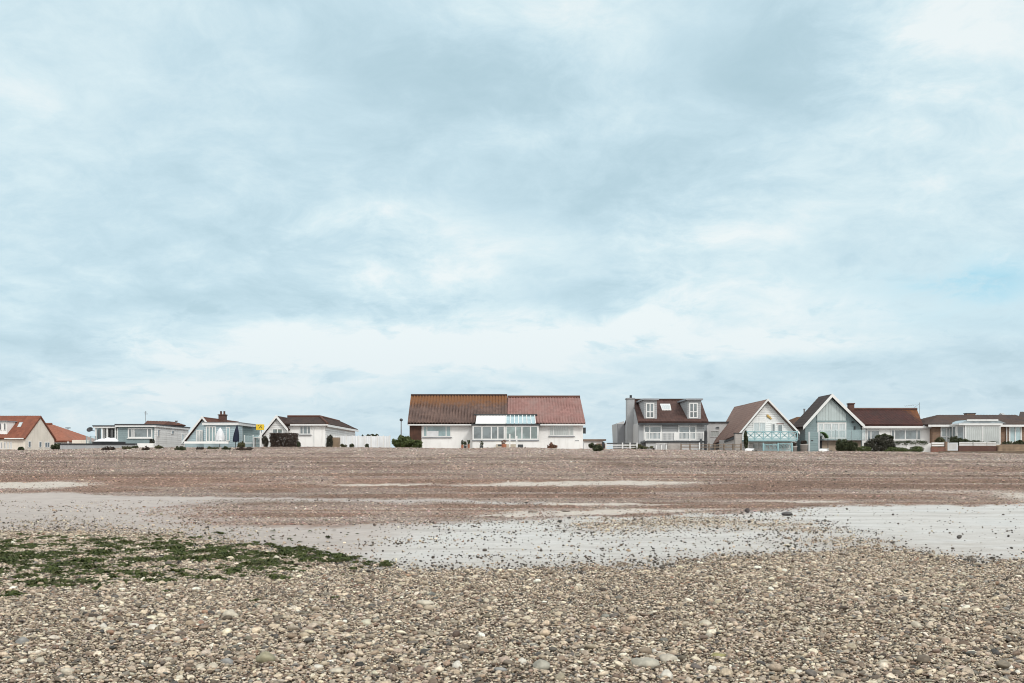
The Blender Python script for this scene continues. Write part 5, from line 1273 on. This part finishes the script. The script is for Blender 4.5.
# ================================================================== single stones one can point at
m, t, b = newmat('stone')
oi = t.node('ShaderNodeAttribute', attribute_type='OBJECT', attribute_name='["tone"]').outputs['Color']
oc = t.node('ShaderNodeTexCoord').outputs['Object']
n1 = t.noise(oc, 9, 6, .65).outputs[0]; n2 = t.noise(oc, 40, 4, .6).outputs[0]
c = t.mix(t.ramp(n1, .35, .7), t.mix(1.0, oi, (.70,.68,.66), 'MULTIPLY'), t.mix(1.0, oi, (1.15,1.13,1.10), 'MULTIPLY'))
t.l.new(c, b.inputs['Base Color']); b.inputs['Roughness'].default_value = .65
bp = t.node('ShaderNodeBump', inp={'Strength': .5, 'Distance': .006}); t.l.new(n2, bp.inputs['Height']); t.l.new(bp.outputs[0], b.inputs['Normal'])
PALE,WHITE,OLIVE,GREY,DARK,BUFF,PINK = (.50,.46,.38),(.62,.60,.54),(.30,.28,.19),(.27,.27,.265),(.06,.06,.06),(.42,.35,.26),(.45,.36,.30)
def stone(px, py, w, h, col, label, ang=0.0, seed=None, name='stone', tilt=0.0):
    """w, h: width and height in the photo; rests on the ground at that spot"""
    Y = 20.0
    for _ in range(40):
        Y = max(4, (EYE-gz(X(px,Y),Y))*FOC/(py+h*.3-HOR))
    r = w/2/FOC*Y; hh = h/2/FOC*Y
    seed = seed if seed is not None else int(px*7+py)
    me = pebble_mesh(seed, 3, ang); me.name = name; me.materials.clear(); me.materials.append(M['stone'])
    cs = np.array([v.co[:] for v in me.vertices]); ext = cs.max(0)-cs.min(0)
    k = np.array([2*r, 2*r*.8, 2*hh*1.15])/ext
    rr = Matrix.Rotation(tilt,3,'Y')
    for v in me.vertices: v.co = rr@Vector((v.co.x*k[0], v.co.y*k[1], v.co.z*k[2]))
    lo = min(v.co.z for v in me.vertices)
    o = bpy.data.objects.new(name, me); COL.objects.link(o); o.location = (X(px,Y), Y, gz(X(px,Y),Y)-lo*.55+.006)
    o['tone'] = (col[0],col[1],col[2]); tag(o, label, name)
STONES = [
 (265,660,20,13,OLIVE,'largest rounded olive grey stone near the bottom edge, left of centre',0),
 (229,616,17,10,PALE,'low domed pale buff stone above and left of the largest olive stone',0),
 (424,605,19,8,PALE,'long flat pale stone alone in the middle of the pebbles',.2),
 (366,624,12,8,(.52,.50,.40),'yellowish pale stone with a black pebble touching its back',.3),
 (304,637,12,8,BUFF,'buff oval stone between the largest olive stone and the yellowish one',0),
 (457,667,11,9,WHITE,'smooth white egg shaped stone near the bottom edge, centre',0),
 (504,662,12,9,PINK,'pinkish grey round stone right of the smooth white egg shaped one',0),
 (500,672,13,8,GREY,'grey stone below the pinkish round one near the bottom edge',.4),
 (541,667,18,12,(.36,.35,.30),'broad speckled grey stone beside a small white one at the bottom edge',.3),
 (522,663,9,8,WHITE,'small white stone left of the broad speckled grey one',0),
 (645,666,30,11,(.40,.38,.32),'rough wide grey slab, widest stone in the foreground',.8),
 (667,660,20,9,(.43,.40,.34),'rough flat stone touching the right end of the wide grey slab',.8),
 (645,654,10,7,WHITE,'pale round stone on the left of the pair behind the grey slab',0),
 (656,653,10,7,WHITE,'pale round stone on the right of the pair behind the grey slab',0),
 (667,677,13,11,WHITE,'angular white stone below the wide grey slab',.8),
 (712,671,10,8,WHITE,'white pebble alone right of the angular white stone',0),
 (718,657,16,6,(.27,.25,.11),'mossy yellow green flat stone in the lower right',.3),
 (706,625,13,8,PALE,'pale buff stone right of centre among brown pebbles',.3),
 (916,627,12,9,PALE,'tilted pale oval stone with a grey end at the right',0),
 (883,665,10,8,PALE,'pale round stone near the bottom edge, right of centre',0),
 (798,674,9,6,WHITE,'white flat pebble at the bottom edge, right half',0),
 (1008,669,12,7,WHITE,'white stone in the bottom right corner',0),
 (948,664,9,7,BUFF,'buff stone left of the white bottom right corner stone',0),
 (995,653,8,6,DARK,'black pebble near the right edge above the corner stone',.5),
 (22,643,14,9,GREY,'blue grey stone near the left edge',.5),
 (40,663,10,8,PALE,'pale stone right of and below the blue grey left edge stone',0),
 (17,673,12,6,PALE,'flat pale stone in the bottom left corner',0),
 (67,673,14,8,PALE,'domed cream stone near the bottom edge, far left',0),
 (134,627,10,6,WHITE,'white stone on the left of the white pair below the seaweed',0),
 (153,629,11,7,WHITE,'white stone on the right of the white pair below the seaweed',0),
 (103,628,9,7,WHITE,'white stone resting on a black one at the left',0),
 (102,633,8,5,DARK,'black stone under the white one at the left',.3),
 (91,621,8,6,PALE,'pale round stone on the left of the small pair above the black stone',0),
 (100,620,8,6,PALE,'pale round stone on the right of the small pair above the black stone',0),
 (227,663,14,8,GREY,'grey angular stone left of the largest olive stone',.8),
 (130,671,10,5,WHITE,'bluish white flat stone at the bottom edge, left part',0),
 (200,669,10,8,PALE,'cream stone on the left of the two beside the grey angular stone',0),
 (213,668,10,8,PALE,'cream stone on the right of the two beside the grey angular stone',0),
 (318,669,11,7,WHITE,'white stone right of the largest olive stone',.2),
 (337,673,17,8,PALE,'wide pale stone at the bottom edge right of the largest olive stone',.3),
]
for i,(a,b_,w,h,c,l,an) in enumerate(STONES): stone(a,b_,w,h,c,l,an,tilt=(.5 if 'tilted' in l else 0))
stone(747.5,511,5.5,5,(.07,.055,.055),'dark upright rock at the edge of the wet sand, left of the flat rock',.5,name='rock')
stone(787,514,12,4,(.09,.085,.085),'dark flat rock lying on the edge of the pale wet sand',.5,name='rock')
stone(959,537,5,3.5,(.08,.075,.07),'small dark rock alone on the pale wet sand at the right',.4,name='rock')
stone(560,521.5,4.5,2.5,(.05,.05,.045),'small dark rock at the left end of the pale pebble strip',.4,name='rock')
stone(533,511.5,10,2.5,(.26,.22,.19),'low flat brown rock at the upper edge of the sand, left of centre',.5,name='rock')
stone(566,511,9,2.2,(.26,.22,.19),'low flat brown rock at the upper edge of the sand, nearest centre',.5,name='rock')

# ================================================================== seaweed
foliage('seaweed', (.022,.036,.008), (.07,.088,.02), (.05,.045,.018), .75)
def weed_mesh(seed):
    r = random.Random(seed); vs=[]; fs=[]
    for k in range(46):
        a=r.uniform(0,6.283); L=r.uniform(.35,1.1); w=r.uniform(.07,.2); s=Vector((r.gauss(0,.3),r.gauss(0,.3),r.uniform(.0,.12))); up=r.uniform(.08,.5); prev=None
        for i in range(5):
            u=i/4; c=s+Vector((math.cos(a)*L*u,math.sin(a)*L*u,up*math.sin(math.pi*min(1,u*1.15))*.8-.05*u)); a2=a+r.uniform(-.4,.4); n=Vector((-math.sin(a2),math.cos(a2),r.uniform(-.5,.5)))*w*(1-.7*u)
            vs+= [c-n,c+n]
            if i: j=len(vs)-4; fs.append((j,j+1,j+3,j+2))
    me=bpy.data.meshes.new('seaweed'); me.from_pydata([tuple(v) for v in vs],[],fs); me.materials.append(M['seaweed']); return me
WEED=[bpy.data.objects.new('seaweed_tuft',weed_mesh(i)) for i in range(4)]
x,y=trap(260000,10.2,22,.8,.6,1.5)
px,py,near,sand,strip,light,wet=zones(x,y)
cen=np.interp(px,[-300,0,100,200,300,370,400],[569,567,565,563,563,566,568]); hw=np.interp(px,[-300,0,100,200,300,350,385],[29,29,26,21,14,9,3])
e=np.abs(py-cen)/hw; f1=fbm(x*1.1,y*.75,91,4); f2=fbm(x*3.0,y*2.0,93,3)
d=sstep(1.25,.35,e+(f1-.5)*1.2)*sstep(.39,.57,f1*.6+f2*.4+.06*(1-e))*(px<392)
lone=(rng.random(len(x))<.0022*sstep(430,250,px))*(py<608)*(px<400)
d2=.10*inpoly(px,py,[(570,521),(700,519),(760,524),(700,529),(580,529)])*sstep(.5,.65,f2)
d=d*(.10+.90*sstep(.40,.56,fbm(x*3.6,y*2.8,97,4)))*(1-.55*sstep(210,340,px))
keep=(rng.random(len(x))<np.maximum(np.maximum(d*.95,lone),d2)); x,y=x[keep],y[keep]; n=len(x)
r=np.exp(rng.normal(np.log(.039),.55,n)); r=np.clip(r,.014,.15)
scl=np.stack([r,r*rng.uniform(.7,1,n),r*rng.uniform(.5,1.0,n)],1); rot=np.stack([rng.normal(0,.15,n),rng.normal(0,.15,n),rng.uniform(0,6.28,n)],1)
o=scatter('seaweed',np.stack([x,y,terrain(x,y)+.02],1),scl,rot,np.zeros((n,3)),WEED,'dark green seaweed draped over the pebbles at the left'); o['category']='seaweed'
print('weed',n)

# ================================================================== sky, sun, camera
w = bpy.data.worlds.new('World'); scene.world = w; w.use_nodes = True
t = NT(w.node_tree); bg = t.n['Background']
EL, AZ = math.radians(42), math.radians(148)
sky = t.node('ShaderNodeTexSky'); sky.sky_type = 'NISHITA'; sky.sun_disc = False; sky.sun_elevation = EL; sky.sun_rotation = AZ
gen = t.node('ShaderNodeTexCoord').outputs['Generated']
sx = t.node('ShaderNodeSeparateXYZ'); t.l.new(gen, sx.inputs[0]); dx, dy, dz = sx.outputs
# cloud layer: direction carried onto a flat layer overhead, so clouds flatten towards the horizon
den = t.math('ADD', t.math('MAXIMUM', dz, 0.0), .30)
cv = t.node('ShaderNodeCombineXYZ'); t.l.new(t.math('DIVIDE', dx, den), cv.inputs[0]); t.l.new(t.math('DIVIDE', dy, den), cv.inputs[1])
lay = cv.outputs[0]
def off(v): return t.vmath('ADD', lay, v)
n0 = t.noise(off((5.5,2.2,3)), 3.0, 3, .5)
lw = t.node('ShaderNodeVectorMath', operation='MULTIPLY_ADD'); t.l.new(n0.outputs[1], lw.inputs[0]); lw.inputs[1].default_value = (.22,.22,0); t.l.new(lay, lw.inputs[2]); lay = lw.outputs[0]
n1 = t.noise(off((3.1,1.7,0)), 2.3, 7, .55); n2 = t.noise(off((9.3,4.2,1)), 6.0, 9, .66); n3 = t.noise(off((1.3,8.2,2)), 1.1, 4, .5)
# angular position in the sky: tan(azimuth) and tan(elevation) ahead of the viewer, warped so cloud edges are ragged
ay = t.math('MAXIMUM', dy, .05)
wp = t.math('MULTIPLY', t.math('SUBTRACT', n2.outputs[0], .5), .16); wq = t.math('MULTIPLY', t.math('SUBTRACT', n1.outputs[0], .5), .10)
U = t.math('ADD', t.math('DIVIDE', dx, ay), wp); V = t.math('ADD', t.math('DIVIDE', dz, ay), t.math('MULTIPLY', wq, .8))
ahead = t.math('GREATER_THAN', dy, .05)
def blob(px, py, rx, ry):
    a = t.math('MULTIPLY', t.math('SUBTRACT', U, (px-512)/FOC), FOC/rx); b = t.math('MULTIPLY', t.math('SUBTRACT', V, (HOR-py)/FOC), FOC/ry)
    d = t.math('ADD', t.math('MULTIPLY', a, a), t.math('MULTIPLY', b, b))
    return t.math('MULTIPLY', t.math('EXPONENT', t.math('MULTIPLY', d, -.7)), ahead)
v = t.math('ADD', t.math('MULTIPLY', t.math('SUBTRACT', n1.outputs[0], .5), 1.0), t.math('MULTIPLY', t.math('SUBTRACT', n2.outputs[0], .5), 1.3))
v = t.math('ADD', v, t.math('MULTIPLY', t.math('SUBTRACT', n3.outputs[0], .5), .5))
for px, py, rx, ry, a in [(490,268,90,26,.42),(575,335,240,32,.45),(320,345,160,24,.36),(425,222,70,16,.3),(20,100,80,60,.22),(980,20,110,60,.38),(740,235,80,40,.3),
    (930,170,110,60,.16),(640,30,90,40,.2),(250,395,120,14,.3),(120,385,60,14,.25),(820,350,110,14,.22),(860,300,150,18,.1),
    (380,312,140,16,-.3),(575,292,70,15,-.35),(430,90,110,55,-.3),(770,60,110,55,-.33),(850,362,190,16,-.34),(50,350,60,9,-.3),(60,378,110,10,-.15),
    (200,220,120,30,-.16),(590,190,110,40,-.2),(860,130,90,50,-.12),(610,345,40,8,-.22),(200,300,200,14,-.12),(700,175,80,35,-.12)]:
    v = t.math('ADD', v, t.math('MULTIPLY', blob(px, py, rx, ry), a*1.2))
n4 = t.noise(off((2.7,6.1,4)), 9.0, 5, .55)
v = t.math('SUBTRACT', v, t.math('MULTIPLY', t.math('MULTIPLY', t.ramp(n4.outputs[0], .54, .68), t.ramp(dz, .26, .08)), .26))
cr = t.node('ShaderNodeValToRGB'); t.l.new(t.math('MULTIPLY_ADD', v, .76, .63), cr.inputs[0])
e = cr.color_ramp.elements
def lin(r,g,b): return tuple((c/255/12.92 if c/255<=.04045 else ((c/255+.055)/1.055)**2.4) for c in (r,g,b))+(1,)
e[0].position = .05; e[0].color = lin(178,207,218); e[1].position = .95; e[1].color = lin(241,250,251)
for p, c in ((.35,(190,217,228)),(.55,(203,228,238)),(.75,(220,240,246))):
    q = e.new(p); q.color = lin(*c)
cloud = cr.outputs[0]
# low clouds are greyer (lavender); a thin place at the right lets pale blue through
low = t.math('MULTIPLY', t.ramp(dz, .16, .03), .35)
cloud = t.mix(low, cloud, lin(205,219,231))
hole = t.math('MULTIPLY', t.math('ADD', blob(985,274,55,20), t.math('MULTIPLY', blob(940,290,90,20), .3)), 1.0, clamp=True)
hole2 = t.math('MULTIPLY', blob(1000,322,100,12), .3)
cloud = t.mix(t.math('MULTIPLY', t.math('ADD', hole, hole2, clamp=True), t.ramp(n2.outputs[0], .35, .6, .15, .75)), cloud, lin(160,218,240))
# an overcast sky is brighter overhead; also brightened behind the viewer to light the facades
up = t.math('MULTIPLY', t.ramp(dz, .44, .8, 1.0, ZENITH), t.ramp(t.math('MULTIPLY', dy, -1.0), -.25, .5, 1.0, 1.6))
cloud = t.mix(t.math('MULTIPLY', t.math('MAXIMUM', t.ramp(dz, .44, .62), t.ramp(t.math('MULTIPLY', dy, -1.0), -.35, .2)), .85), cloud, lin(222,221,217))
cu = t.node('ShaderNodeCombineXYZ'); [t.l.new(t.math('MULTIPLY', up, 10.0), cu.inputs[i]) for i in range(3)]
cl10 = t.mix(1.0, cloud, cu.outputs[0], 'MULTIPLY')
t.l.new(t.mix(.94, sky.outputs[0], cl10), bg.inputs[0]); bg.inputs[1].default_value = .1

sun = bpy.data.lights.new('sun', 'SUN'); sun.energy = 1.5; sun.angle = math.radians(12); sun.color = (1, .96, .90)
so = bpy.data.objects.new('sun', sun); COL.objects.link(so)
sd = Vector((math.sin(AZ)*math.cos(EL), math.cos(AZ)*math.cos(EL), math.sin(EL)))
so.rotation_euler = sd.to_track_quat('Z', 'Y').to_euler(); so.location = (0, -20, 30)

cam = bpy.data.cameras.new('camera'); co = bpy.data.objects.new('camera', cam); COL.objects.link(co)
co.location = (0, 0, EYE); co.rotation_euler = (math.radians(90), 0, 0)
cam.sensor_width = 36; cam.lens = FOC/1024*36; cam.shift_x = 0; cam.shift_y = (HOR-341.5)/1024
cam.clip_start = .1; cam.clip_end = 10000
scene.camera = co
scene.render.engine = 'CYCLES'
scene.cycles.max_bounces = 5; scene.cycles.diffuse_bounces = 3; scene.cycles.glossy_bounces = 2; scene.cycles.transparent_max_bounces = 6
scene.cycles.filter_width = 1.05
scene.render.resolution_x = 1024; scene.render.resolution_y = 683
vs = scene.view_settings; vs.view_transform = 'Standard'; vs.look = 'None'; vs.exposure = EXPOSURE; vs.gamma = 1; vs.use_curve_mapping = False
for o in scene.objects:
    if o.get('label') and not 4 <= len(o['label'].split()) <= 16: print('LABEL', len(o['label'].split()), o['label'])
